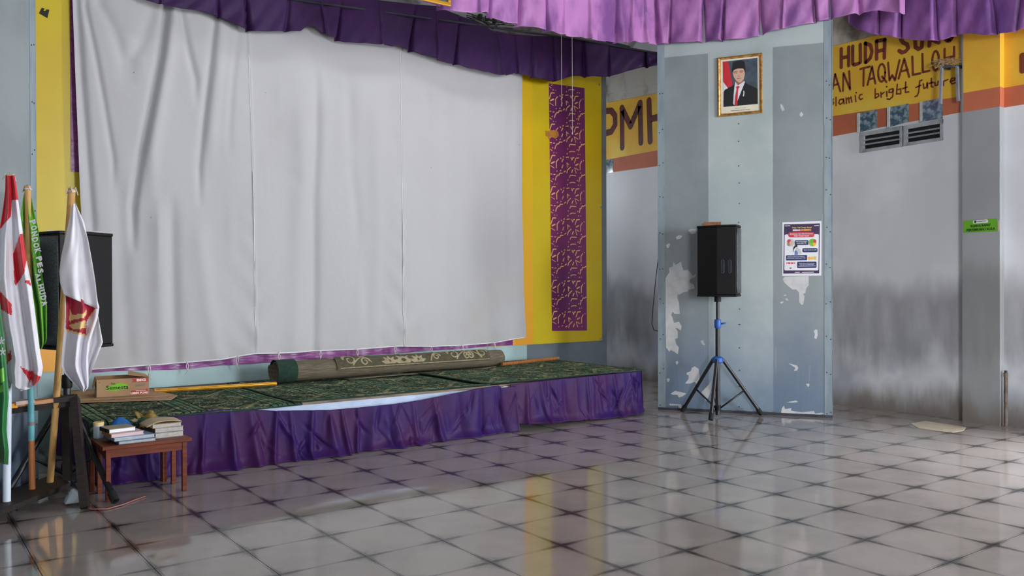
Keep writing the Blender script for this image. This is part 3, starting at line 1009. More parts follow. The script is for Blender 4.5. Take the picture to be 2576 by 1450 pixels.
# louvred vents under the glass
for k, (x0, x1, ya, yb, yc, yd, lb) in enumerate([(2167, 2272, 334, 317, 369, 385, 'left white louvred vent under the glass blocks'), (2276, 2373, 317, 300, 353, 368, 'right white louvred vent beside the bracket and column')]):
    q = lambda u, v: W(x0 + (x1 - x0) * u, (ya + (yb - ya) * u) * (1 - v) + (yd + (yc - yd) * u) * v)
    t = thing('air_vent', lb, 'vent', q(0, 1), 0, 'louvred vents in the right wall')
    MB().slab([q(.06, .12), q(.95, .12), q(.95, .9), q(.06, .9)], NW, .006).build('opening', 'dark_void', t)  # near-black plate painting the shade inside the vent
    mb = MB()
    mb.slab([q(0, 0), q(1, 0), q(1, .2), q(0, .2)], NW, .022).slab([q(0, .86), q(1, .86), q(1, 1), q(0, 1)], NW, .022)
    mb.slab([q(0, 0), q(.1, 0), q(.1, 1), q(0, 1)], NW, .021).slab([q(.94, 0), q(1, 0), q(1, 1), q(.94, 1)], NW, .021)
    mb.build('frame', 'vent_slat', t)
    for v in (.36, .58):
        a, b = q(.08, v), q(.95, v)
        c, d = q(.95, v + .1), q(.08, v + .1)
        MB().add([a + NW * .006, b + NW * .006, c + NW * .024, d + NW * .024, a + NW * .010, b + NW * .010, c + NW * .029, d + NW * .029],
                 [(0, 1, 2, 3), (4, 7, 6, 5), (0, 4, 5, 1), (3, 2, 6, 7), (0, 3, 7, 4), (1, 5, 6, 2)]).build('slat', 'vent_slat', t)

# steel bracket with a straw nest by the column
t = thing('wall_bracket', 'grey steel bracket with dry straw on top beside the column', 'bracket', W(2365, 262))
BX = WX - .14
MB().beam(onX(2369, 165, BX), onX(2366, 262, BX), .018, .03, (1, 0, 0)).build('bar', 'galv', t)
MB().beam(onX(2408, 166, BX + .05), onX(2411, 255, BX + .05), .018, .03, (1, 0, 0)).build('bar', 'galv', t)
a, b = onX(2369, 168, BX), onX(2408, 166, BX + .05)
MB().beam(a, b, .02, .02).beam(a, V(WX, a[1], a[2]), .02, .02).beam(b, V(WX, b[1], b[2]), .02, .02).build('cross_bar', 'dark_steel', t)
mb = MB()
for k in range(46):
    p = onX(rng.uniform(2356, 2400), 157 + rng.uniform(-4, 7), BX - rng.uniform(-.03, .04))
    d = V(rng.uniform(-.04, .04), rng.uniform(-.09, .09), rng.uniform(-.02, .03))
    mb.tube([p - d, p + V(0, 0, .015), p + d], .0028, 4)
o = mb.build('straw', 'straw', t)
o['kind'] = 'stuff'

# pipe stub by the column base
t = thing('pipe_stub', 'short rusty grey pipe standing against the column foot', 'pipe', (CX + .03, c1 - .035, 0))
MB().lathe((CX + .03, c1 - .035, 0), [(.016, 0), (.016, .42), (.018, .42), (.018, .45)], 12).build('tube', 'rust', t, True, auto=40)
MB().lathe((CX + .03, c1 - .035, .45), [(.012, 0), (.012, .02)], 10).build('plug', 'dark_steel', t)

# green room sign on the column
SX = CX - .0005
sg = lambda x, y: onX(x, y, SX)
t = thing('room_sign', 'bright green room sign stuck on the grey column', 'sign', sg(2425, 585))
MB().slab([sg(2425, 556), sg(2508, 550), sg(2510, 582), sg(2425, 586)], NW, .003).build('board', 'sign_green', t)
MB().slab([sg(2450, 555), sg(2484, 552), sg(2486, 555), sg(2486, 560), sg(2484, 561), sg(2450, 563), sg(2448, 561), sg(2448, 557)], NW, .0036).build('name_strip', 'paper', t)
mb = MB()
p = sg(2454, 558.5) + NW * .0042
mb.add([p + .011 * (math.cos(a) * V(0, 1, 0) + math.sin(a) * V(0, 0, 1)) for a in np.linspace(0, 6.283, 10, endpoint=False)], [tuple(range(10))])
mb.stroke([sg(2459, 558), sg(2481, 556)], .004, NW, .004)
mb.build('logo', 'sign_ink', t)
mb = MB()
xd = unit(sg(2500, 569.5) - sg(2440, 573.5))
text_into(mb, 'RUANG RAPAT', sg(2442, 572.5) + NW * .0042, xd, V(0, 0, 1), np.linalg.norm(sg(2493, 568) - sg(2442, 572)), .021, 0, .05)
text_into(mb, 'PERTEMUAN / AULA', sg(2432, 583) + NW * .0042, xd, V(0, 0, 1), np.linalg.norm(sg(2504, 579) - sg(2432, 583)), .022, 0, .05)
mb.build('lettering', 'sign_ink', t)
MB().slab([sg(2510, 556), sg(2514, 555), sg(2514, 581), sg(2510, 583)], NW, .002).build('tape', 'tape_pink', t)

# mortar patch on the floor
pp = [onZ(x, y, 0) for x, y in ((2290, 1066), (2330, 1060), (2372, 1067), (2408, 1072), (2430, 1076), (2424, 1084), (2396, 1089), (2360, 1085), (2310, 1078))]
tag(MB().slab([p for p in pp], (0, 0, 1), .002).build('mortar_patch', 'scrap'), 'flat beige patch on the tiles in front of the right wall', 'patch')


# ================================================================== PARTITION PANELS
PA, PB = onZ(1656, 1031), onZ(2095, 1052)
PU = unit(PB - PA)
PN = V(PU[1], -PU[0], 0)
if PN @ (CAM - PA) < 0:
    PN = -PN
PLEN = float(np.linalg.norm(PB - PA))
PZ = 3.85


def PP(x, y, off=0.):
    return onP(x, y, PA + PN * off, PN)


def panel(name, label, org, u, nrm):
    rz = math.atan2(u[1], u[0])
    t = thing(name, label, 'partition', org, rz)
    q = lambda s, z, d=0.: np.asarray(org) + u * s + nrm * d + V(0, 0, z)
    mb = MB()
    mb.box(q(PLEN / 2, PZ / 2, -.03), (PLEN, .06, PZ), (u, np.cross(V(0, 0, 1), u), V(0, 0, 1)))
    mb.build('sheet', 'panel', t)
    for s in (.035, PLEN - .035):
        MB().box(q(s, PZ / 2, .0015), (.07, .003, PZ), (u, nrm, V(0, 0, 1))).build('edge_trim', 'trim', t)
    MB().box(q(PLEN - .002, PZ / 2, -.03), (.010, .066, PZ), (u, nrm, V(0, 0, 1))).build('edge_strip', 'trim', t)
    MB().box(q(PLEN / 2, .012, .002), (PLEN, .004, .024), (u, nrm, V(0, 0, 1))).build('kick_strip', 'dark_steel', t)
    mb = MB()
    for s in (.02, .05, PLEN - .05, PLEN - .02, PLEN * .483):
        for z in np.arange(.05, 3.3, .19 if .1 < s < 1.4 else .33):
            c = q(s + rng.uniform(-.004, .004), z + rng.uniform(-.03, .03), .003)
            mb.lathe(c, [(.006, 0), (.004, .003)], 6, 0, nrm)
    o = mb.build('rivet', 'dark_steel', t)
    o['kind'] = 'stuff'
    return t


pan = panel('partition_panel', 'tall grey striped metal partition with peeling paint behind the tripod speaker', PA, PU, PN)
# peeled paint, traced where it has come off
S3, S4, S5 = 120 / 424, 170 / 632, 480 / 1265
peel = [[(1650 + x * S3, 640 + y * S3) for x, y in [(85, 215), (120, 160), (115, 120), (150, 110), (155, 68), (175, 95), (225, 66), (232, 110), (245, 145), (280, 138), (318, 172), (330, 195), (355, 170), (352, 200), (300, 225), (298, 250), (335, 270), (345, 305), (290, 315), (285, 330), (245, 338), (205, 360), (195, 350), (190, 390), (205, 430), (213, 530), (165, 530), (150, 510), (135, 540), (150, 570), (160, 610), (205, 600), (228, 640), (222, 678), (195, 660), (175, 655), (195, 690), (195, 745), (170, 755), (180, 800), (205, 830), (195, 890), (165, 868), (130, 852), (120, 868), (92, 830), (88, 700)]],
        [(1650 + x * S3, 640 + y * S3) for x, y in [(260, 1150), (290, 1110), (292, 1080), (272, 1068), (275, 1052), (310, 1040), (320, 1010), (345, 998), (380, 1020), (388, 1080), (385, 1130), (365, 1155), (345, 1135), (300, 1150)]],
        [(1650 + x * S3, 640 + y * S3) for x, y in [(95, 1110), (115, 1102), (126, 1118), (105, 1140)]],
        [(1650 + x * S3, 640 + y * S3) for x, y in [(30, 555), (72, 552), (76, 575), (55, 600), (25, 600), (40, 580)]],
        [(1650 + x * S3, 640 + y * S3) for x, y in [(175, 960), (192, 945), (200, 968), (185, 984)]],
        [(1650 + x * S3, 640 + y * S3) for x, y in [(130, 1240), (170, 1215), (215, 1225), (270, 1238), (240, 1262), (205, 1275), (190, 1250), (150, 1250)]],
        [(1650 + x * S3, 640 + y * S3) for x, y in [(118, 1330), (225, 1335), (228, 1375), (205, 1380), (200, 1345), (125, 1345)]],
        [(1650 + x * S3, 640 + y * S3) for x, y in [(395, 772), (424, 765), (424, 810), (410, 800)]],
        [(1940 + x * S4, 680 + y * S4) for x, y in [(108, 80), (130, 62), (240, 58), (350, 55), (352, 140), (330, 165), (318, 215), (300, 220), (312, 250), (300, 320), (282, 325), (262, 295), (262, 212), (235, 180), (200, 182), (160, 150), (118, 112)]],
        [(1940 + x * S4, 680 + y * S4) for x, y in [(398, 570), (415, 555), (432, 560), (436, 610), (420, 648), (402, 632), (410, 600)]],
        [(1940 + x * S4, 680 + y * S4) for x, y in [(160, 872), (200, 882), (240, 892), (254, 915), (240, 940), (212, 945), (225, 915), (190, 890)]],
        [(1940 + x * S4, 680 + y * S4) for x, y in [(130, 270), (150, 262), (162, 285), (140, 282)]],
        [(1940 + x * S4, 680 + y * S4) for x, y in [(82, 300), (110, 290), (116, 300), (92, 315)]],
        [(1940 + x * S4, 680 + y * S4) for x, y in [(112, 235), (140, 228), (140, 240), (120, 243)]],
        [(1940 + x * S4, 680 + y * S4) for x, y in [(325, 1065), (355, 1062), (358, 1080), (345, 1095), (335, 1080)]],
        [(1940 + x * S4, 680 + y * S4) for x, y in [(142, 1236), (190, 1228), (235, 1220), (250, 1235), (200, 1242)]],
        [(1940 + x * S4, 680 + y * S4) for x, y in [(92, 1340), (100, 1290), (120, 1268), (130, 1300), (190, 1292), (185, 1315), (280, 1330), (400, 1318), (410, 1342), (470, 1335), (505, 1345), (440, 1355), (240, 1358), (110, 1350)]],
        [(1640 + x * S5, 540 + y * S5) for x, y in [(240, 105), (255, 95), (292, 95), (290, 125), (262, 132)]],
        [(1640 + x * S5, 540 + y * S5) for x, y in [(158, 150), (180, 136), (203, 142), (190, 160), (165, 166)]],
        [(1640 + x * S5, 540 + y * S5) for x, y in [(95, 205), (112, 190), (122, 200), (110, 222), (98, 220)]],
        [(1640 + x * S5, 540 + y * S5) for x, y in [(328, 1180), (375, 1130), (395, 1095), (395, 1150), (385, 1190), (360, 1240), (335, 1200)]],
        [(1640 + x * S5, 540 + y * S5) for x, y in [(320, 840), (340, 838), (352, 868), (338, 862)]],
        [(1963, 262), (1968, 264), (1974, 276), (1968, 280), (1964, 272)],
        [(2012, 286), (2016, 281), (2021, 288), (2017, 294), (2012, 292)]]
mb = MB()
for poly in peel:
    mb.slab([PP(x, y, .0) for x, y in poly], PN, .0009)
o = mb.build('peeled_paint', 'undercoat', pan)
o['kind'] = 'stuff'

# the matching panel at the left end of the stage, seen at a narrow angle
LE = onZ(95, 1212)
LU = unit(V(.55, .835, 0))
LN = V(LU[1], -LU[0], 0)
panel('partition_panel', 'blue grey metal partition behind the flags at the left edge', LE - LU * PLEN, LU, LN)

# black cable hanging behind the left edge of the right panel
q = [PP(1657, 640, -.08), PP(1650, 700, -.08), PP(1643, 770, -.08), PP(1640, 815, -.08), PP(1645, 831, -.08), PP(1657, 834, -.08)]
tag(MB().tube(q, .004, 6).build('hanging_cable', 'wire', None, True), 'thin black cable looping out behind the striped partition', 'cable')

# ---- framed portrait
S6 = 140 / 1068


def FP(x, y, off):
    return PP(1790 + x * S6, 120 + y * S6, off)


pt = thing('framed_portrait', 'gilt framed portrait photo of a man in a black cap and suit', 'picture', FP(550, 1290, 0.))
oc = [(110, 195), (975, 95), (985, 1250), (120, 1330)]
ic = [(175, 240), (915, 160), (925, 1200), (185, 1270)]
MB().slab([FP(x, y, .002) for x, y in [(120, 205), (965, 105), (975, 1240), (130, 1320)]], PN, .010).build('backing', 'mat_board', pt)
for k in range(4):
    a, b, c, d = oc[k], oc[(k + 1) % 4], ic[(k + 1) % 4], ic[k]
    lerp = lambda p, q_, t_: (p[0] + (q_[0] - p[0]) * t_, p[1] + (q_[1] - p[1]) * t_)
    prof = [(0, .002), (0, .022), (.35, .032), (.7, .026), (1, .014), (1, .002)]
    P = [FP(*lerp(a, d, s), h) for s, h in prof] + [FP(*lerp(b, c, s), h) for s, h in prof]
    n = len(prof)
    MB().add(P, [(i, i + 1, n + i + 1, n + i) for i in range(n - 1)] + [tuple(range(n)), tuple(range(n, 2 * n))]).build('frame_rail', 'gold', pt)
lay = [('photo_backdrop', 'slate', [(215, 270), (880, 195), (888, 1080), (230, 1140)]),
       ('photo_flag', 'flag_white', [(222, 650), (310, 770), (290, 1000), (228, 1010)]),
       ('photo_flag', 'flag_red', [(216, 270), (312, 262), (345, 380), (375, 560), (402, 700), (390, 735), (310, 770), (222, 655)]),
       ('photo_suit', 'suit', [(230, 1138), (232, 860), (255, 810), (440, 715), (530, 735), (640, 668), (700, 705), (850, 770), (886, 800), (888, 1080)]),
       ('photo_shirt', 'flag_white', [(440, 745), (455, 655), (630, 640), (640, 668), (590, 790), (500, 1020), (440, 1110), (415, 1080), (425, 900)]),
       ('photo_neck', 'skin_dk', [(455, 650), (480, 690), (510, 722), (560, 690), (615, 650), (600, 600), (460, 610)]),
       ('photo_ear', 'skin_dk', [(398, 480), (410, 470), (420, 560), (405, 545)]),
       ('photo_face', 'skin_print', [(410, 480), (415, 430), (500, 400), (605, 400), (640, 450), (638, 520), (615, 610), (560, 670), (525, 672), (470, 630), (430, 580)]),
       ('photo_cap', 'suit', [(395, 425), (415, 290), (470, 260), (580, 250), (635, 275), (652, 420), (648, 500), (635, 460), (615, 400), (500, 402), (430, 430), (405, 480)]),
       ('photo_tie', 'flag_red', [(470, 755), (510, 735), (545, 752), (515, 790), (505, 900), (495, 1110), (440, 1112), (460, 920), (485, 800)])]
for k, (nm, mt, poly) in enumerate(lay):
    MB().slab([FP(x, y, .0125) for x, y in poly], PN, .0004 * (k + 1)).build(nm, mt, pt)
mb = MB()
for st, w in (([(425, 478), (455, 462), (490, 462)], .008), ([(545, 455), (575, 448), (605, 452)], .008), ([(445, 490), (480, 488)], .006), ([(550, 480), (590, 474)], .006),
              ([(515, 548), (540, 552)], .005), ([(490, 600), (525, 592), (560, 590)], .006)):
    mb.stroke([FP(x, y, .0125) for x, y in st], w, PN, .0048)
mb.build('photo_features', 'skin_dk', pt)['kind'] = 'stuff'
mb = MB()
mb.stroke([FP(620, 840, .0125), FP(622, 880, .0125), FP(612, 930, .0125)], .009, PN, .0048)
mb.build('photo_medal', 'paper', pt)
mb = MB()
dx = unit(FP(740, 1190, .0125) - FP(370, 1220, .0125))
mb.stroke([FP(450, 1167, .0125), FP(660, 1152, .0125)], .003, PN, .0012)
text_into(mb, 'Wakil Presiden Republik Indonesia', FP(370, 1226, .0145), dx, V(0, 0, 1), np.linalg.norm(FP(740, 1195, .0125) - FP(370, 1225, .0125)), .010, 0, .03)
mb.build('caption', 'grey_print', pt)

# ---- health poster
S7 = 130 / 1109


def QP(x, y, off=.0015):
    return PP(1950 + x * S7, 540 + y * S7, off)


po = thing('health_poster', 'white health poster with navy speech boxes taped to the partition', 'poster', QP(580, 1315))
MB().slab([QP(155, 165, .0006), QP(995, 140, .0006), QP(990, 1312, .0006), QP(152, 1320, .0006)], PN, .0012).build('sheet', 'paper', po)


def rr(x0, y0, x1, y1, r=14, sk=-.012):
    P = []
    for cx, cy, a0 in ((x1 - r, y0 + r, -90), (x1 - r, y1 - r, 0), (x0 + r, y1 - r, 90), (x0 + r, y0 + r, 180)):
        for a in (0, 30, 60, 90):
            t_ = math.radians(a0 + a)
            P.append((cx + r * math.cos(t_), cy + r * math.sin(t_) + sk * (cx - (x0 + x1) / 2)))
    return P


def circ(cx, cy, r, n=18, a0=0, a1=360):
    return [(cx + r * math.cos(math.radians(a)), cy + r * math.sin(math.radians(a))) for a in np.linspace(a0, a1, n, endpoint=a1 - a0 < 360)]


items = [('border', 'violet_print', [(190, 212), (960, 190), (945, 1265), (175, 1270)], 1),
         ('page', 'paper', [(203, 440), (230, 428), (920, 422), (938, 440), (928, 1185), (915, 1200), (210, 1200), (197, 1185)], 2),
         ('heading_box', 'rose_print', [(375, 318), (775, 308), (772, 352), (370, 362)], 2),
         ('question_box', 'rose_print', rr(280, 380, 842, 488, 45), 3),
         ('speech_box', 'navy', rr(418, 552, 715, 656), 3), ('speech_box', 'navy', rr(582, 722, 910, 810, 30), 3),
         ('speech_box', 'navy', rr(232, 874, 686, 986), 3), ('speech_box', 'navy', rr(470, 1012, 888, 1150, 22), 3),
         ('picture_meat', 'grey_pale', circ(330, 605, 85), 3), ('picture_meat', 'rose_print', circ(300, 575, 42), 4), ('picture_meat', 'skin_print', circ(345, 610, 42), 5), ('picture_meat', 'book_khaki', circ(290, 640, 36), 4),
         ('picture_greens', 'leaf_print', circ(802, 600, 84), 3), ('picture_greens', 'rose_print', circ(850, 570, 36), 4), ('picture_greens', 'amber_print', circ(840, 640, 34), 4), ('picture_greens', 'sign_green', circ(785, 580, 36), 5),
         ('figure_dress', 'sky_print', [(415, 870), (420, 790), (445, 760), (480, 790), (495, 865)], 4),
         ('figure_body', 'grey_pale', [(440, 745), (470, 690), (500, 720), (540, 760), (570, 830), (540, 862), (490, 830), (460, 780)], 5),
         ('figure_hair', 'black_print', [(395, 700), (430, 658), (475, 655), (482, 690), (445, 700), (415, 730), (395, 760), (390, 800), (378, 800), (385, 745)], 6),
         ('fruit', 'amber_print', circ(730, 940, 34), 4), ('fruit', 'yel_print', circ(790, 940, 34), 5), ('glass', 'yel_print', [(820, 900), (888, 898), (880, 975), (828, 975)], 4),
         ('tablet_strip', 'rose_print', [(243, 1028), (428, 1028), (425, 1064), (243, 1066)], 4),
         ('cup', 'grey_print', circ(330, 1140, 26, 10, 0, 180), 4)]
for nm, mt, poly, lv in items:
    MB().slab([QP(x, y, .0018) for x, y in poly], PN, .00025 * lv).build(nm, mt, po)
px = lambda x, y: QP(x, y, .0018) + PN * .0019


def ptext(mb, s, x0, x1, y, h, bold=.04):
    a, b = px(x0, y), px(x1, y - (x1 - x0) * .014)
    text_into(mb, s, a, b - a, V(0, 0, 1), np.linalg.norm(b - a), h * S7 * .0036, 0, bold)


mb = MB()
ptext(mb, 'Guys, Yuk Tetap Sehat!', 360, 785, 304, 36)
mb.build('lettering', 'yel_print', po)
mb = MB()
ptext(mb, 'BEBAS', 382, 540, 354, 36, .06)
ptext(mb, 'Bagaimana Cara Mengkonsumsi', 322, 805, 437, 30)
ptext(mb, 'Tablet Tambah Darah?', 400, 728, 472, 26)
ptext(mb, 'Pilihan nutrisi pendamping', 445, 690, 596, 22)
ptext(mb, 'minum tablet TTD', 465, 672, 626, 22)
ptext(mb, 'Minum dengan air putih', 615, 885, 774, 22)
ptext(mb, 'Makanan & makanan yang vitamin C', 265, 632, 922, 20)
ptext(mb, 'meningkatkan penyerapan TTD', 250, 650, 952, 20)
ptext(mb, 'Hindari minum TTD dengan teh,', 512, 848, 1064, 20)
ptext(mb, 'kopi, atau susu karena akan', 530, 828, 1092, 20)
ptext(mb, 'menghambat penyerapan zat besi', 498, 866, 1120, 20)
for x in (270, 335, 400):
    mb.slab([px(a, b) - PN * .0003 for a, b in circ(x, 1046, 13, 8)], PN, .0003)
mb.stroke([px(430, 1242) - PN * .0015, px(525, 1240) - PN * .0015], .006, PN, .0015)
mb.stroke([px(580, 1242) - PN * .0015, px(825, 1238) - PN * .0015], .006, PN, .0015)
mb.stroke([px(210, 245) - PN * .0015, px(315, 240) - PN * .0015], .006, PN, .0015)
mb.stroke([px(845, 240) - PN * .0015, px(935, 236) - PN * .0015], .006, PN, .0015)
mb.build('lettering', 'paper', po)['kind'] = 'stuff'
mb = MB()
ptext(mb, 'ANEMIA!', 552, 768, 350, 38, .06)
mb.build('lettering', 'amber_print', po)


# ================================================================== STAGE
SKY_Y = 5.66
ST_X0, ST_X1, ST_Y0 = 1.07, 5.66, 5.73
ST_Z = .385
st = thing('stage_platform', 'low wooden stage platform under the green carpets', 'stage', ((ST_X0 + ST_X1) / 2, 6.5, 0))
MB().bb(ST_X0, ST_X1, ST_Y0, BW_Y - .01, ST_Z - .02, ST_Z).build('deck', 'deck', st)
mb = MB()
mb.bb(ST_X0, ST_X1, ST_Y0 + .005, ST_Y0 + .045, ST_Z - .075, ST_Z - .021)
mb.bb(ST_X0, ST_X1, ST_Y0 + .001, ST_Y0 + .006, ST_Z - .078, ST_Z - .064)
mb.build('edge_rail', 'frame_blue', st)
for x in np.linspace(ST_X0 + .1, ST_X1 - .1, 6):
    MB().bb(x - .03, x + .03, ST_Y0 + .14, ST_Y0 + .20, 0, ST_Z - .02).build('leg', 'frame_blue', st)
    MB().bb(x - .03, x + .03, BW_Y - .1, BW_Y - .04, 0, ST_Z - .02).build('leg', 'frame_blue', st)
MB().bb(ST_X0, ST_X1, ST_Y0 + .09, ST_Y0 + .10, 0, ST_Z - .03).build('inner_board', 'dark_void', st)  # added near-black board that paints the shade under the deck

# carpets laid side by side, each a separate runner
CZ = ST_Z + .002


def carpet(label, x0, x1, y0, y1, lift, uoff, drop=None, rise=0.):
    nx, ny = int((x1 - x0) / .04) + 2, int((y1 - y0) / .05) + 2
    X, Y = np.meshgrid(np.linspace(x0, x1, nx), np.linspace(y0, y1, ny), indexing='ij')
    Z = CZ + lift + .004 + .003 * np.sin(X * 5.1 + Y * 3) * np.sin(Y * 4.3 + uoff)
    Yw = Y + .012 * np.sin(X * 4 + uoff)
    if drop:
        dx0, dx1, dep = drop
        w = np.clip(np.minimum((X - dx0) / .05, (dx1 - X) / .05), 0, 1)
        over = np.clip((y0 + .32 - Y) / .32, 0, 1) * w
        Yw = Yw + over * .02
        lim = ST_Y0 - .065 - .055 * w
        Yw = np.maximum(Yw, np.where(w > 0, 0, 5.655))
        edge = np.clip(lim - Yw, 0, 1)
        Z = Z - np.where(edge > 0, edge * .95, 0)
        Yw = np.where(edge > 0, lim - .01 - .01 * np.sin(X * 14) * np.minimum(edge * 6, 1), Yw)
    if rise:
        Z = Z + rise * np.exp(-((X - x0) / .08) ** 2)
    t = thing('prayer_carpet', label, 'carpet', ((x0 + x1) / 2, (y0 + y1) / 2, ST_Z), 0, 'green carpets on the stage')
    mb = MB()
    G = np.stack([X, Yw, Z], -1)
    mb.grid(G, uv=np.stack([X + uoff, Y - 5.66], -1))
    mb.build('pile', 'carpet', t, True, thick=.008)
    for sl, nm in (((slice(None), 0), 0), ((0, slice(None)), 1), ((-1, slice(None)), 1)):
        P = G[sl]
        mb = MB()
        mb.tube([p + V(0, 0, .001) for p in P], .006, 6)
        mb.build('binding', 'carpet_edge', t, True)
    return t


carpet('green prayer carpet at the left stage end hanging over the edge by the books', 1.0, 2.35, 5.50, 7.05, .0, 0.1, (.98, 1.42, .2))
carpet('green prayer carpet in the middle of the stage beside the gold rod', 2.30, 3.95, 5.665, 7.10, .009, .24)
carpet('green prayer carpet at the right stage end near the striped partition', 3.86, 5.70, 5.675, 7.20, .018, .43, None, .012)
# mustard fringe rag lying at the corner of the left carpet
X, T = np.meshgrid(np.linspace(0, 1, 14), np.linspace(0, 1, 12), indexing='ij')
a, b, c, d = onZ(330, 1040, CZ + .03), onZ(385, 1037, CZ + .03), onY(400, 1062, 5.60), onY(352, 1078, 5.60)
G = ((1 - X)[..., None] * ((1 - T)[..., None] * a + T[..., None] * d) + X[..., None] * ((1 - T)[..., None] * b + T[..., None] * c))
G[..., 2] += .012 * np.sin(X * 9 + T * 4) + .02 * np.sin(T * math.pi)
G[..., 1] -= .03 * T + .01 * np.sin(X * 12)
tag(MB().grid(G).build('folded_rag', 'mustard', None, True, thick=.006), 'mustard yellow patterned rag folded over the stage edge', 'cloth')


def pleats(s, t, seed, spacing, amp, wid=.03, slant=.05):
    """fold offsets for a hanging cloth: s along the cloth (m), t 0 top .. 1 bottom"""
    r = random.Random(seed)
    out = np.zeros_like(s)
    xs = []
    x = s.min() - .6
    while x < s.max() + .6:
        w = wid * r.uniform(.5, 1.5)
        a = amp * r.uniform(.45, 1.15) * (1 if r.random() < .72 else -.6)
        sl = r.uniform(-slant, slant)
        f0 = r.uniform(.05, .3)
        xs.append((x, sl, r.uniform(-.07, .07), r.uniform(-.012, .028)))
        d = s - (x + sl * t)
        ww = w * (.55 + .75 * t)
        out += a * (f0 + (1 - f0) * t ** .8) * np.exp(-np.abs(d / ww) ** 1.6)
        x += spacing * r.uniform(.55, 1.5)
    if amp > 0:
        out += amp * .25 * np.sin(s * 23 + 4 * t) * t * np.sin(s * 7 + 1) + amp * .3 * np.sin(s * 11 + seed) * t
    else:                       # box pleats: flat panels, each turned a little its own way
        f = np.zeros_like(s)
        for i in range(len(xs) - 1):
            x0, x1 = xs[i][0] + xs[i][1] * t, xs[i + 1][0] + xs[i + 1][1] * t
            u = np.clip((s - x0) / (x1 - x0), 0, 1)
            inside = (s >= x0) & (s < x1)
            f = np.where(inside, xs[i][2] * (u - .5) + xs[i][3] * np.sin(u * math.pi), f)
        out += f * (.35 + .65 * t) + .006 * np.sin(s * 37 + 9 * t) * t
    return out


def stage_skirt(label, top, bot, x0, x1, seed, ybase, spacing=.11, amp=.04, corner=False):
    tp, bt = interp(top), interp(bot)
    nu, nv = int((x1 - x0) / .010), 44
    pxs = np.linspace(x0, x1, nu)
    # the cloth hangs on the plane y = ybase; the traced edges give its upper and lower rim
    tw = np.array([onY(p, tp(p), ybase) for p in pxs])
    bw = np.array([onY(p, bt(p), ybase) for p in pxs])
    bw[:, 2] = np.maximum(bw[:, 2], .006)
    return tw, bw


def skirt_mesh(name, label, top, bot, seed, ybase, spacing=.12, amp=.045, wrap=None):
    tp, bt = interp(top), interp(bot)
    X0, X1 = onY(top[0][0], top[0][1], ybase)[0], onY(top[-1][0], top[-1][1], ybase)[0]
    nu, nv = int((X1 - X0) / .009), 46
    px_of = interp([(onY(p, tp(p), ybase)[0], p) for p in np.linspace(top[0][0], top[-1][0], 200)])
    px_b = interp([(onY(p, bt(p), ybase)[0], p) for p in np.linspace(bot[0][0], bot[-1][0], 200)])
    xs = np.linspace(X0, X1, nu)
    zt = np.array([onY(px_of(x), tp(px_of(x)), ybase)[2] for x in xs])
    zb = np.array([max(.004, onY(px_b(x), bt(px_b(x)), ybase)[2]) for x in xs])
    S, T = np.meshgrid(xs, np.linspace(0, 1, nv), indexing='ij')
    Z = zt[:, None] * (1 - T) + zb[:, None] * T
    off = pleats(S, T, seed, spacing, amp)
    Y = ybase - off * 1.0 - .015 * T
    r = np.random.RandomState(seed)
    for k in range(int(70 * (X1 - X0) / 3)):
        cs, ct, an, ln, wd, am = r.uniform(X0, X1), r.uniform(.15, 1.0), r.uniform(-.75, .75), r.uniform(.04, .13), r.uniform(.006, .016), r.uniform(-.024, .024)
        ds, dz = S - cs, (T - ct) * .4
        along_, across = ds * math.sin(an) + dz * math.cos(an), ds * math.cos(an) - dz * math.sin(an)
        off = off + am * np.exp(-(along_ / ln) ** 2 - (across / wd) ** 2)
    Y = ybase - off - .015 * T
    Xm = S + .012 * np.sin(S * 17) * T
    if wrap is not None:                      # the last stretch turns round the stage corner
        k = np.clip((S - wrap) / (X1 - wrap), 0, 1)
        Y = Y + (k ** 2) * .12 * (1 - .25 * T)
        Xm = Xm + .035 * k * T
    # soft break where the cloth meets the floor
    Y = Y - .03 * np.clip((T - .8) / .2, 0, 1) ** 2 * (1 + .6 * np.sin(S * 9 + seed))
    t = tag(MB().grid(np.stack([Xm, Y, Z], -1)).build(name, 'skirt', None, True, thick=.0015), label, 'cloth', 'purple skirts of the stage')
    return t


skirt_mesh('stage_skirt', 'long purple satin skirt sagging along the stage front, left of the overlap',
           [(250, 1060), (400, 1050), (545, 1031), (600, 1029), (690, 1034), (830, 1032), (900, 1026), (1000, 1016), (1060, 1007), (1130, 993), (1200, 979), (1255, 970), (1262, 976), (1297, 972)],
           [(240, 1226), (325, 1216), (470, 1198), (560, 1190), (600, 1177), (690, 1165), (830, 1144), (880, 1140), (1000, 1127), (1130, 1110), (1250, 1094), (1335, 1081)],
           11, SKY_Y, .16, .05)
skirt_mesh('stage_skirt', 'short purple satin skirt rounding the right stage corner',
           [(1284, 968), (1330, 962), (1400, 955), (1500, 945), (1604, 934), (1628, 934)],
           [(1300, 1066), (1345, 1064), (1440, 1058), (1530, 1050), (1600, 1040), (1640, 1034)],
           23, SKY_Y + .03, .10, .032, 5.66)

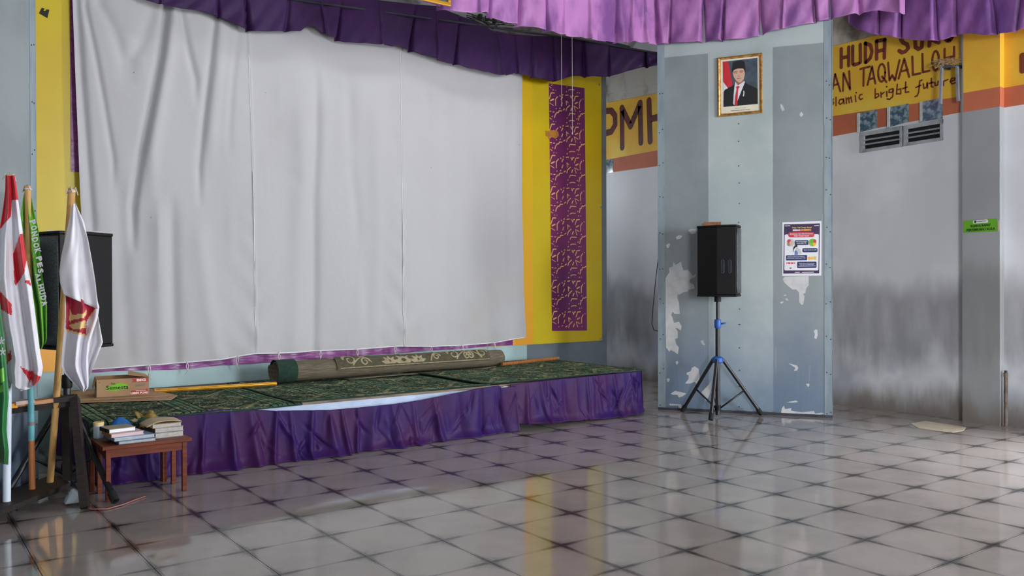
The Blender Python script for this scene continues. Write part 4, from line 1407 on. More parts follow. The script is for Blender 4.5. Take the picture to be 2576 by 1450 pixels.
# the skirts along the two ends of the stage
S, T = np.meshgrid(np.linspace(5.72, 7.2, 150), np.linspace(0, 1, 30), indexing='ij')
off = pleats(S, T, 78, .13, .03)
G = np.stack([5.72 + off + .02 * T, S, .395 * (1 - T) + .006 * T], -1)
tag(MB().grid(G).build('stage_skirt', 'skirt', None, True, thick=.0015), 'purple skirt on the right end of the stage beside the passage', 'cloth', 'purple skirts of the stage')
S, T = np.meshgrid(np.linspace(5.66, 7.2, 150), np.linspace(0, 1, 30), indexing='ij')
off = pleats(S, T, 77, .13, .03)
G = np.stack([1.045 - off - .01 * T, S, .385 * (1 - T) + .006 * T], -1)
tag(MB().grid(G).build('stage_skirt', 'skirt', None, True, thick=.0015), 'purple skirt on the left end of the stage behind the tripod', 'cloth', 'purple skirts of the stage')

# rolled-up carpet
ra, rb = onZ(712, 970, CZ + .02), onZ(1256, 930, CZ + .03)
ra[1] = rb[1] = 6.78
RA, RB = V(2.62, 6.78, CZ + .118), V(4.86, 6.80, CZ + .112)
rd = unit(RB - RA)
ry = unit(np.cross(V(0, 0, 1), rd))
rz_ = V(0, 0, 1)
roll = thing('rolled_carpet', 'rolled up brown carpet with beige scroll ornament lying on the stage', 'carpet', (RA + RB) / 2 - V(0, 0, .1))
nt = 150
spt = []
for k in range(nt):
    a = k / nt * 2 * math.pi * 3.6
    r = .022 + .019 * a / (2 * math.pi)
    spt.append((r * math.cos(a), r * math.sin(a)))
ang_end = 2 * math.pi * 3.6 * (nt - 1) / nt
ROUT = .022 + .019 * ang_end / (2 * math.pi)
US = np.linspace(0, 1, 40)
G = np.zeros((40, nt, 3))
for i, u in enumerate(US):
    c = RA + (RB - RA) * u
    k = 1 + .03 * math.sin(u * 9) - .1 * u
    ph = -.5 + ang_end
    for j, (x, y) in enumerate(spt):
        ca, sa = math.cos(-ph), math.sin(-ph)
        xx, yy = x * ca - y * sa, x * sa + y * ca
        jit_ = .05 * max(0, (j / nt - .72)) * (1 if u < .02 else 0)
        G[i, j] = c + ry * xx * k * 1.14 + rz_ * yy * k - rd * (jit_ + (.04 * (j / nt) if i == 0 else 0))
MB().grid(G).build('weave', 'roll', roll, True, thick=.009)
# green bound end seen on the left, and the ornament band printed on the outside
def onroll(u, th, off=.006):
    c = RA + (RB - RA) * u
    k = 1 + .03 * math.sin(u * 9) - .1 * u
    r = (ROUT - .006) * k + off
    return c + ry * (r * 1.14 * math.cos(th)) + rz_ * (r * math.sin(th)), unit(ry * math.cos(th) + rz_ * math.sin(th))


A_, B_ = math.radians(62), math.radians(186)


def rollpatch(u0, u1, t0, t1, off, mat, name, nu=30, nv=14):
    G = np.array([[onroll(u, th, off)[0] for th in np.linspace(t0, t1, nv)] for u in np.linspace(u0, u1, nu)])
    MB().grid(G).build(name, mat, roll, True)


rollpatch(-.018, .055, math.radians(-30), math.radians(330), .011, 'carpet_edge', 'binding', 6, 40)
rollpatch(.21, .92, math.radians(92), math.radians(188), .0075, 'roll_dk', 'ornament_ground')


mb = MB()
L_ = float(np.linalg.norm(RB - RA))


def rpath(pts, w0, w1=None):
    """ribbon on the roll; pts: (metres along from the left end, metres up round the girth), width tapering w0 -> w1"""
    w1 = w0 if w1 is None else w1
    P, Nn = [], []
    for a_, b_ in pts:
        p_, n_ = onroll(a_ / L_, math.radians(186) - b_ / ROUT, .0095)
        P.append(p_)
        Nn.append(n_)
    L2, R2_ = [], []
    for i in range(len(P)):
        d_ = unit(P[min(i + 1, len(P) - 1)] - P[max(i - 1, 0)])
        x_ = np.cross(Nn[i], d_) * (w0 + (w1 - w0) * i / (len(P) - 1)) / 2
        L2.append(P[i] - x_)
        R2_.append(P[i] + x_)
    n_ = len(P)
    mb.add(L2 + R2_, [(i, i + 1, n_ + i + 1, n_ + i) for i in range(n_ - 1)])


def curl(a0, b0, r, turn, start, turns=1.3, w=.017):
    pts = []
    for k in range(26):
        t_ = k / 25
        an = start + turn * t_ * turns * 2 * math.pi
        rr_ = r * (1 - .78 * t_)
        pts.append((a0 + rr_ * math.cos(an), b0 + rr_ * math.sin(an)))
    rpath(pts, w, w * .5)


def smooth(pts, n=18):
    xs = [p[0] for p in pts]
    t0 = np.linspace(0, 1, len(pts))
    tt = np.linspace(0, 1, n)
    c0 = np.polyfit(t0, xs, min(3, len(pts) - 1))
    c1 = np.polyfit(t0, [p[1] for p in pts], min(3, len(pts) - 1))
    return list(zip(np.polyval(c0, tt), np.polyval(c1, tt)))


def bloom(a0, b0, s_):
    for da in (-75, -38, 0, 38, 75):
        r_ = math.radians(90 + da)
        e = (a0 + s_ * math.cos(r_), b0 + s_ * math.sin(r_))
        m_ = (a0 + s_ * .55 * math.cos(r_), b0 + s_ * .55 * math.sin(r_))
        rpath([(a0, b0), m_], .006, s_ * .42)
        rpath([m_, e], s_ * .42, .003)


for k, a0 in enumerate((.60, 1.66, 1.98)):
    tn = 1 if k != 2 else -1
    curl(a0, .085, .062, -tn, math.pi if tn > 0 else 0)
    curl(a0 + tn * .14, .06, .045, tn, math.pi if tn < 0 else 0)
    rpath(smooth([(a0 - tn * .06, .085), (a0 - tn * .02, .15), (a0 + tn * .10, .13), (a0 + tn * .2, .05)]), .015, .008)
    rpath(smooth([(a0 + tn * .02, .03), (a0 + tn * .10, .10), (a0 + tn * .22, .15), (a0 + tn * .30, .14)]), .014, .007)
for a0, s_ in ((.98, .085), (1.12, .10), (1.27, .085)):
    bloom(a0, .03, s_)
rpath(smooth([(1.40, .03), (1.44, .10), (1.50, .13), (1.58, .10)]), .014, .007)
curl(1.47, .07, .04, 1, 0)
rpath(smooth([(.50, .155), (.80, .165), (1.0, .16), (1.15, .125)]), .009)
rpath(smooth([(1.15, .125), (1.25, .15), (1.40, .165), (1.62, .155)]), .009)
rpath(smooth([(1.60, .155), (1.75, .165), (1.9, .165), (2.06, .155)]), .012)
rpath([(a_, .012) for a_ in np.linspace(.5, 2.05, 30)], .007)
mb.build('scroll_ornament', 'ornament', roll)['kind'] = 'stuff'
# loose tail of the roll on the stage
X, T = np.meshgrid(np.linspace(0, 1, 20), np.linspace(0, 1, 8), indexing='ij')
G = (RA + V(.55, -.05, -.105))[None, None] + X[..., None] * V(1.55, .04, .0) + T[..., None] * V(0, -.11, 0)
G[..., 2] += .02 * np.sin(X * 7) * T * X + .014
MB().grid(G).build('loose_edge', 'roll', roll, True, thick=.008)

# rods on the stage
p0, p1 = onZ(392, 984, CZ + .03), onZ(690, 966, CZ + .03)
t = thing('curtain_rod', 'gold lacquered rod lying on the stage left of the rolled carpet', 'rod', p0)
p1b = p0 + (p1 - p0) * 1.02
MB().tube([p0, p1b], .016, 14).build('pole', 'gold_pole', t, True, auto=40)
MB().tube([p0 - unit(p1 - p0) * .012, p0 + unit(p1 - p0) * .03], .019, 14).build('end_cap', 'gold', t, True, auto=40)
p0, p1 = onZ(1262, 917, CZ + .055), onZ(1401, 902, CZ + .06)
t = thing('wooden_stick', 'reddish wooden stick resting right of the rolled carpet', 'stick', p0)
MB().tube([p0, p1], .017, 12).build('shaft', 'bamboo_dk', t, True, auto=40)
MB().tube([p1, p1 + unit(p1 - p0) * .02], .0175, 12).build('tip', 'galv', t, True, auto=40)
t = thing('paper_scrap', 'small white torn scrap stuck on the stage rail', 'scrap', onY(1262, 978, ST_Y0 - .04))
sp_ = [(1244, 979), (1268, 973), (1284, 972), (1278, 984), (1268, 982), (1255, 985)]
MB().slab([onY(x, y, ST_Y0 - .01) for x, y in sp_], (0, -1, 0), .002).build('sheet', 'paper', t)


# ================================================================== BACKDROP
BY = BW_Y - .012
NB = V(0, -1, 0)
B = lambda x, y, Y=BY: onY(x, y, Y)
bn = thing('backdrop_banner', 'wide yellow and purple vinyl banner hung on the back wall', 'banner', (3.9, BY, .55))
bx0, bx1 = B(60, 500)[0], B(1513, 500)[0]
bz0 = .562
MB().bb(bx0, bx1, BY - .003, BY, bz0, 3.74).build('sheet', 'banner_y', bn)
cx0, cx1 = B(178, 400)[0], B(1289, 868)[0]
hemz = interp([(onY(x, y, BY)[0], onY(x, y, BY)[2]) for x, y in ((180, 940), (226, 937), (468, 928), (600, 917), (831, 901), (900, 896), (1288, 868))])
G = np.zeros((160, 5, 3))
for i, x in enumerate(np.linspace(cx0 + .05, cx1, 160)):
    for j in range(5):
        G[i, j] = (x, BY - .016 - .006 * math.sin(x * 16) * (1 - j / 4) - .004 * math.sin(x * 37 + j), float(hemz(x)) + .003 * math.sin(x * 9) + j * .06)
MB().grid(G).build('purple_hem', 'banner_p', bn, True)
MB().bb(cx0, cx0 + .14, BY - .008, BY - .003, B(186, 433)[2], 3.52).build('purple_strip', 'banner_p', bn)
ox1 = B(1340, 700)[0]
MB().bb(cx1, ox1, BY - .005, BY - .003, bz0, 3.7).build('orange_strip', 'banner_f', bn)
MB().bb(bx0, B(165, 900)[0], BY - .005, BY - .003, bz0, .95).build('orange_strip', 'banner_o', bn)
tl, tr, br, bl = B(1380, 210), B(1470, 222), B(1476, 832), B(1388, 833)
MB().slab([tl, tr, br, bl], NB, .0045).build('patterned_band', 'band_p', bn)
pat = [([(2, 80), (27, 5), (62, 2)], 9), ([(17, 100), (52, 80)], 12), ([(7, 130), (52, 155)], 5), ([(77, 150), (77, 75), (102, 42)], 9), ([(127, 25), (134, 35)], 9),
       ([(144, 70), (160, 38)], 10), ([(144, 145), (157, 110)], 9), ([(124, 182), (130, 176)], 9), ([(80, 192), (85, 188)], 8), ([(160, 12), (168, 8)], 9),
       ([(7, 230), (22, 232)], 7), ([(42, 235), (60, 232)], 7), ([(62, 300), (72, 262), (80, 255), (87, 238), (107, 236), (117, 213), (147, 210)], 9), ([(167, 195), (184, 182)], 9),
       ([(197, 12), (227, 6)], 8), ([(255, 10), (267, 40), (275, 12), (292, 8)], 8), ([(297, 70), (317, 12), (352, 6)], 9), ([(207, 130), (204, 80), (227, 100)], 8),
       ([(202, 200), (212, 165), (247, 130)], 9), ([(262, 190), (274, 160)], 11), ([(297, 130), (317, 195)], 7), ([(297, 130), (347, 155)], 7), ([(312, 100), (342, 82)], 11),
       ([(367, 150), (367, 80), (387, 45)], 9), ([(409, 30), (412, 34)], 9), ([(370, 192), (374, 188)], 8), ([(234, 255), (247, 228), (312, 228)], 8),
       ([(352, 300), (362, 260), (357, 250), (377, 245), (387, 215), (402, 220), (427, 205)], 9), ([(212, 290), (216, 286)], 8), ([(330, 290), (336, 285)], 9), ([(237, 325), (250, 315), (280, 312), (302, 314)], 7),
       ([(206, 350), (212, 344)], 9), ([(32, 292), (38, 288)], 8), ([(7, 312), (27, 325)], 6), ([(47, 350), (50, 346)], 8), ([(77, 350), (80, 346)], 6), ([(342, 345), (346, 340)], 8), ([(366, 344), (370, 340)], 7)]
mb = MB()
BH = 622 / 78.6
for rep in range(9):
    for st_, w in pat:
        Q = []
        for x, y in st_:
            u, v = x / 434, (rep + y / 380 - .72) / BH
            Q.append((u, v))
        if any(v < 0.004 or v > .996 for u, v in Q):
            continue
        pts = [(tl * (1 - u) + tr * u) * (1 - v) + (bl * (1 - u) + br * u) * v for u, v in Q]
        mb.stroke(pts, w * .0013, NB, .0052, 0, False, True)
o = mb.build('printed_motif', 'motif', bn)
mb = MB()
for x, y in ((1507, 213), (1511, 522), (1511, 853)):
    mb.lathe(B(x, y) + NB * .003, [(.012, 0), (.012, .003), (.006, .004)], 12, 0, NB)
o = mb.build('eyelet', 'galv', bn)
o['kind'] = 'stuff'
# tapes on the banner
tag(MB().slab([B(x, y) for x, y in ((1371, 330), (1390, 328), (1403, 331), (1405, 342), (1396, 350), (1388, 345), (1380, 351), (1378, 344), (1372, 342))], NB, .008).build('tape_scrap', 'tape_brown'),
    'brown parcel tape scrap on the patterned purple band', 'tape')
tag(MB().slab([B(x, y) for x, y in ((98, 34), (105, 20), (112, 22), (109, 27), (113, 29), (117, 24), (124, 25), (119, 46))], NB, .006).build('tape_piece', 'tape_black'),
    'small black tape piece on the yellow banner at upper left', 'tape')

# ---- white projection cloth
SCY = BW_Y - .085
le = interp([(y, onY(x, y, SCY)[0]) for x, y in ((181, -60), (183, 0), (190, 200), (201, 480), (215, 740), (226, 945))])
re_ = interp([(y, onY(x, y, SCY)[0]) for x, y in ((1314, 100), (1313, 200), (1312, 500), (1317, 750), (1323, 852))])
bot = interp([(onY(x, y, SCY)[0], onY(x, y, SCY)[2]) for x, y in ((226, 930), (300, 925), (440, 914), (560, 903), (640, 889), (700, 889), (810, 883), (900, 879), (1000, 871), (1085, 872), (1165, 869), (1250, 862), (1322, 849))])
nu, nv = 420, 200
G = np.zeros((nu, nv, 3))
ztop = 3.70
uu = np.linspace(0, 1, nu)
vv = np.linspace(0, 1, nv)
xl0 = np.array([onY(x, y, SCY)[0] for x, y in ((181, -60), (183, 0), (190, 200), (201, 480), (215, 740), (226, 945))])
zl0 = np.array([onY(x, y, SCY)[2] for x, y in ((181, -60), (183, 0), (190, 200), (201, 480), (215, 740), (226, 945))])
xr0 = np.array([onY(x, y, SCY)[0] for x, y in ((1314, 100), (1313, 200), (1312, 500), (1317, 750), (1323, 852))])
zr0 = np.array([onY(x, y, SCY)[2] for x, y in ((1314, 100), (1313, 200), (1312, 500), (1317, 750), (1323, 852))])
zz_ = np.linspace(ztop, .6, nv)
XL = np.interp(-zz_, -zl0, xl0)
XR = np.interp(-zz_, -zr0, xr0)
for j in range(nv):
    G[:, j, 0] = XL[j] + (XR[j] - XL[j]) * uu
zb_ = bot(G[:, -1, 0])
for j in range(nv):
    G[:, j, 2] = ztop + (zb_ - ztop) * vv[j]
XX, ZZ = G[..., 0], G[..., 2]
D = np.zeros_like(XX)


def fold(pts, w, a, tail=.25):
    """a soft crease along a traced line (pixels)"""
    global D
    P = np.array([onY(x, y, SCY) for x, y in pts])
    z, x = P[::-1, 2], P[::-1, 0]
    cx = np.interp(ZZ, z, x)
    fade = np.clip((ZZ - z.min() + tail) / tail, 0, 1) * np.clip((z.max() + tail - ZZ) / tail, 0, 1)
    D += a * np.exp(-((XX - cx) / w) ** 2) * fade


fold([(192, 0), (203, 180), (215, 330), (232, 560)], .03, -.022)
fold([(215, 20), (240, 140), (262, 260), (285, 400)], .022, -.012)
fold([(250, 10), (285, 70), (310, 150)], .05, -.012)
fold([(418, 15), (404, 130), (383, 240), (355, 380), (335, 520)], .028, -.030, .4)
fold([(440, 15), (425, 130), (405, 240), (380, 380)], .05, .018, .4)
fold([(382, 30), (355, 110), (330, 150)], .05, -.012)
fold([(452, 25), (470, 110), (492, 200)], .03, -.014)
fold([(540, 40), (528, 160), (512, 300), (500, 420)], .028, -.018, .35)
fold([(560, 40), (548, 180), (530, 330)], .05, .010, .35)
fold([(600, 80), (585, 200), (575, 330)], .03, -.006)
fold([(432, 560), (434, 700), (440, 900)], .045, -.016)
fold([(395, 560), (400, 760), (405, 900)], .06, .012)
fold([(796, 300), (790, 500), (792, 700), (790, 890)], .045, -.020, .5)
fold([(760, 350), (752, 600), (745, 880)], .09, .014, .5)
fold([(500, 600), (520, 760), (545, 900)], .07, .01)
fold([(300, 500), (310, 700), (325, 900)], .06, -.010)
fold([(880, 250), (886, 420), (900, 560)], .05, -.008)
fold([(945, 300), (950, 600), (940, 860)], .07, .007)
fold([(1120, 250), (1130, 500), (1118, 850)], .10, -.010)
fold([(1215, 250), (1205, 500), (1222, 850)], .09, .009)
fold([(1285, 230), (1278, 500), (1288, 840)], .04, -.008)
seams = [((625, 70), (632, 300), (637, 500), (643, 890)), ((1009, 110), (1011, 300), (1012, 500), (1014, 872))]
for sm in seams:
    P = np.array([onY(x, y, SCY) for x, y in sm])
    cx = np.interp(ZZ, P[::-1, 2], P[::-1, 0])
    dx = XX - cx
    D += .006 * np.exp(-(dx / .008) ** 2)
    low_ = np.clip((2.2 - ZZ) / 1.6, .15, 1)
    D += .0065 * low_ * np.exp(-np.abs(dx) / .11) * np.sin((ZZ * 24 - np.abs(dx) * 26) + 2 * np.sin(ZZ * 3.1))
    D += .018 * np.exp(-(dx / .09) ** 2) * np.clip((.95 - ZZ) / .3, 0, 1)
D += .012 * np.sin(XX * 3.2 + .6) * np.clip((3.0 - ZZ) / 2.4, 0, 1) + .004 * np.sin(XX * 9 + ZZ * 2)
rs = np.random.RandomState(4)
for k in range(60):
    cx_, cz_, w_, h_, a_ = rs.uniform(1.3, 5.4), rs.uniform(.6, 3.3), rs.uniform(.02, .09), rs.uniform(.05, .3), rs.uniform(-.004, .004)
    D += a_ * np.exp(-((XX - cx_) / w_) ** 2 - ((ZZ - cz_) / h_) ** 2)
G[..., 1] = SCY - .012 - np.clip(D * 1.55, -.05, .09)
scr = thing('screen_cloth', 'large white cotton screen cloth covering the back wall banner', 'screen', (3.4, SCY, .65))
MB().grid(G).build('cloth', 'screen', scr, True)
for sm in seams:
    P = [onY(x, y, SCY - .022) for x, y in sm]
    P = [V(np.interp(t_, range(len(P)), [p[0] for p in P]), SCY - .0, np.interp(t_, range(len(P)), [p[2] for p in P])) for t_ in np.linspace(0, len(P) - 1, 80)]
    pts = []
    for p in P:
        i = int(np.argmin(np.abs(G[:, 100, 0] - p[0])))
        j = int(np.argmin(np.abs(G[i, :, 2] - p[2])))
        pts.append(V(p[0], G[i, j, 1] - .001, p[2]))
    MB().tube(pts, .0032, 5).build('seam', 'seam', scr, True)
mb = MB()
pts = [G[i, -1] for i in range(0, nu, 3)]
MB().tube(pts, .005, 5).build('hem', 'seam', scr, True)
for k, (x, y, ln) in enumerate(((376, 922, 30), (470, 914, 26), (597, 899, 30), (701, 890, 26), (807, 884, 28), (898, 880, 24), (994, 872, 24), (1084, 873, 20), (1164, 870, 20), (1243, 864, 22))):
    p = onY(x, y, SCY - .03)
    sgn = 1 if k % 2 else -1
    sc_ = .0036
    mb = MB()
    mb.tube([p + V(0, 0, .012), p + V(.012 * sgn, -.006, -.02), p + V(.006 * sgn, -.004, -ln * sc_ * .7), p + V(-.015 * sgn, -.003, -ln * sc_)], .0032, 5)
    mb.tube([p + V(0.004, 0, .012), p + V(-.008 * sgn, -.006, -.03), p + V(.012 * sgn, -.008, -ln * sc_ * .8)], .003, 5)
    mb.lathe(p + V(0, -.004, -ln * sc_ * .55), [(.002, -.006), (.006, 0), (.002, .006)], 6)
    mb.build('tie_string', 'cord', scr, True)


# ---- valances
def valance(name, label, path, top, botf, seed, mat, spacing, amp, wid, slant, step=.008, nv=40, hem=True):
    """path: plan polyline (world x, y); top(s), botf(s): heights along it"""
    P = [V(*p) for p in path]
    L = [0.]
    for i in range(len(P) - 1):
        L.append(L[-1] + float(np.linalg.norm(P[i + 1] - P[i])))
    n = int(L[-1] / step)
    ss = np.linspace(0, L[-1], n)
    xs = np.interp(ss, L, [p[0] for p in P])
    ys = np.interp(ss, L, [p[1] for p in P])
    nx, ny = [], []
    for s in ss:
        i = min(len(P) - 2, max(0, int(np.searchsorted(L, s) - 1)))
        d = unit(P[i + 1] - P[i])
        nrm = V(d[1], -d[0])
        nx.append(nrm[0])
        ny.append(nrm[1])
    kern = np.ones(21) / 21
    nx = np.convolve(np.pad(nx, 10, mode='edge'), kern, 'valid')
    ny = np.convolve(np.pad(ny, 10, mode='edge'), kern, 'valid')
    S, T = np.meshgrid(ss, np.linspace(0, 1, nv), indexing='ij')
    zt = np.array([top(s) for s in ss])
    zb = np.array([botf(s) for s in ss])
    off = pleats(S, T, seed, spacing, amp, wid, slant)
    G = np.zeros((n, nv, 3))
    G[..., 0] = xs[:, None] + nx[:, None] * off
    G[..., 1] = ys[:, None] + ny[:, None] * off
    G[..., 2] = zt[:, None] * (1 - T) + zb[:, None] * T
    t = thing(name, label, 'valance', (P[0][0], P[0][1], float(zb[0])))
    MB().grid(G).build('cloth', mat, t, True, thick=.0012)
    mb = MB()
    mb.tube([V(p[0], p[1], float(np.interp(l, ss, zt)) - .01) + V(0, 0, 0) for p, l in zip(P, L)], .012, 8)
    mb.build('rail', 'dark_steel', t, True)
    return t, G


# back valance: along the back wall, then turning the corner towards the hall
VY = 7.08
bpx = [(330, -20), (370, 2), (430, 18), (520, 30), (560, 45), (610, 70), (640, 78), (700, 79), (755, 79), (772, 66), (790, 66), (808, 82), (870, 106), (940, 112), (985, 117), (1008, 116), (1040, 128), (1090, 146), (1128, 160), (1150, 161), (1180, 172), (1230, 184), (1266, 192), (1302, 182), (1345, 196), (1380, 205), (1400, 204), (1430, 194), (1445, 190)]
tpx = [(330, -60), (1100, 16), (1140, 33), (1190, 52), (1240, 78), (1280, 85), (1340, 90), (1445, 95)]
b3 = [onY(x, y, VY) for x, y in bpx]
t3 = [onY(x, y, VY) for x, y in tpx]
X0v = b3[0][0]
cornerX = b3[-1][0]
Lc = cornerX - X0v
d2 = [(1445, 190), (1500, 192), (1526, 194), (1559, 185), (1605, 171), (1655, 165), (1700, 158)]
d2t = [(1445, 95), (1530, 107), (1576, 119), (1629, 130), (1655, 133), (1700, 140)]
p2 = [V(cornerX, VY), V(6.62, 6.55)]
n2 = V(p2[1][1] - p2[0][1], -(p2[1][0] - p2[0][0]), 0)
pb = [onP(x, y, (cornerX, VY, 0), n2) for x, y in d2]
ptp = [onP(x, y, (cornerX, VY, 0), n2) for x, y in d2t]
sdist = lambda p: Lc + float(np.linalg.norm(p[:2] - p2[0]))
bf = interp([(p[0] - X0v, p[2]) for p in b3[:-1]] + [(sdist(p), p[2]) for p in pb])
tf = interp([(p[0] - X0v, p[2]) for p in t3[:-1]] + [(sdist(p), p[2]) for p in ptp])
pend = p2[0] + unit(p2[1] - p2[0]) * (sdist(pb[-1]) - Lc)
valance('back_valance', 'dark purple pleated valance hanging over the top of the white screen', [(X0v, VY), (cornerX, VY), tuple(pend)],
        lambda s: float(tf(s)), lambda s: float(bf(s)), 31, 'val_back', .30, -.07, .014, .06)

# front valance: across the stage opening, along the top of the partition, and a loose end beyond it
FY = 5.70
f1 = [(1000, -20), (1080, 6), (1130, 26), (1180, 34), (1225, 30), (1232, 36), (1275, 55), (1300, 58), (1370, 74), (1390, 78), (1442, 90), (1470, 92), (1510, 100), (1580, 103), (1618, 100)]
f3 = [onY(x, y, FY) for x, y in f1]
FX0 = f3[0][0]
pc = PA + PN * .05
Lf = pc[0] - .02 - FX0
g1 = [(1662, 110), (1700, 108), (1745, 107), (1775, 104), (1850, 100), (1890, 95), (1940, 80), (1975, 74), (2030, 60), (2075, 52), (2096, 46), (2130, 40), (2175, 30), (2215, 25), (2250, 32), (2276, 38)]
g3 = [PP(x, y, .05) for x, y in g1]
ff = interp([(p[0] - FX0, p[2]) for p in f3] + [(Lf + float(np.linalg.norm(p[:2] - pc[:2])), p[2]) for p in g3])
lend = Lf + float(np.linalg.norm(g3[-1][:2] - pc[:2]))
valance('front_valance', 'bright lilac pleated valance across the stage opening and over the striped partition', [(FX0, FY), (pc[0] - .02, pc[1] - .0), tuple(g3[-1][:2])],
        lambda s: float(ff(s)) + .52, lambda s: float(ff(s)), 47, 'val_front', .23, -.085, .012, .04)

# valance along the right wall
VX = 7.40
r1 = [(2135, 60), (2160, 75), (2190, 85), (2240, 92), (2300, 101), (2335, 103), (2372, 100), (2408, 86), (2440, 85), (2480, 88), (2530, 82), (2576, 74), (2680, 62)]
r3 = [onX(x, y, VX) for x, y in r1]
rf = interp([(r3[0][1] - p[1], p[2]) for p in r3])
valance('side_valance', 'purple satin valance hanging in front of the yellow right wall band', [(VX, r3[0][1]), (VX, r3[-1][1])],
        lambda s: float(rf(s)) + .55, lambda s: float(rf(s)), 59, 'val_side', .26, -.085, .014, .07)

# gold picture frame hung on the front valance, only its lower edge in view
FYp = FY - .07
t = thing('gilt_picture', 'gold framed picture hung before the lilac valance at the top edge', 'picture', onY(1100, 16, FYp))
c_ = onY(1132, 18, FYp)
wpx = .40
zt_ = .55
for (x0, x1, z0, z1) in ((c_[0] - wpx, c_[0], c_[2], c_[2] + .03), (c_[0] - wpx, c_[0], c_[2] + zt_ - .03, c_[2] + zt_), (c_[0] - wpx, c_[0] - wpx + .03, c_[2] + .03, c_[2] + zt_ - .03), (c_[0] - .03, c_[0], c_[2] + .03, c_[2] + zt_ - .03)):
    MB().bb(x0, x1, FYp - .02, FYp, z0, z1).build('frame_rail', 'gold_pole', t, bevel=.006)
MB().bb(c_[0] - wpx + .02, c_[0] - .02, FYp - .006, FYp - .001, c_[2] + .02, c_[2] + zt_ - .02).build('print', 'slate', t)

# hanging cords in front of the back valance
for k, (x, y1_, ln) in enumerate(((1414, 268, 'shorter thin cord with a knot hanging before the patterned band'), (1436, 332, 'longer thin cord hanging straight before the patterned band'))):
    p1 = onY(x + (4 if k else -1), y1_, 6.85)
    p0 = V(p1[0], p1[1], 4.6)
    t = thing('curtain_pull_rope', ln, 'cord', p1, 0, 'cords hanging before the back wall')
    MB().tube([p0, p1], .003, 5).build('string', 'cord', t, True)
    MB().lathe(p1, [(.002, -.03), (.007, -.015), (.003, 0)], 6).build('knot', 'wire' if k == 0 else 'cord', t)

# roof steel and the wiring over the stage
for k, (a, b, w_) in enumerate(((onY(1340, 62, 7.9), onY(1720, 160, 7.9), .07), (onY(1590, 70, 8.3), onY(1700, 190, 8.3), .06))):
    t = tag(MB().beam(a, b, .06, w_).build('roof_truss_bar', 'dark_steel'), ('dark steel bar under the roof behind the back valance', 'dark diagonal roof strut above the passage corner')[k], 'beam')
mb = MB()
for k in range(9):
    a = onY(1150 + rng.uniform(0, 60), 36 + rng.uniform(-4, 10), 7.2)
    b = onY(1230 + rng.uniform(0, 90), 62 + rng.uniform(-14, 12), 7.2)
    m_ = (a + b) / 2 + V(rng.uniform(-.05, .05), rng.uniform(-.05, .0), -rng.uniform(0, .08))
    mb.tube([a, a * .6 + m_ * .4, m_, b * .6 + m_ * .4, b], .004, 5)
t = thing('wire_bundle', 'tangled black wires on the beam between the two valances', 'wires', onY(1200, 50, 7.2))
mb.build('wire', 'wire', t, True)['kind'] = 'stuff'
for x, y in ((1208, 42), (1226, 46), (1244, 52)):
    p = onY(x, y, 7.2)
    MB().box(p, (.03, .04, .05)).build('connector', 'wire', t)


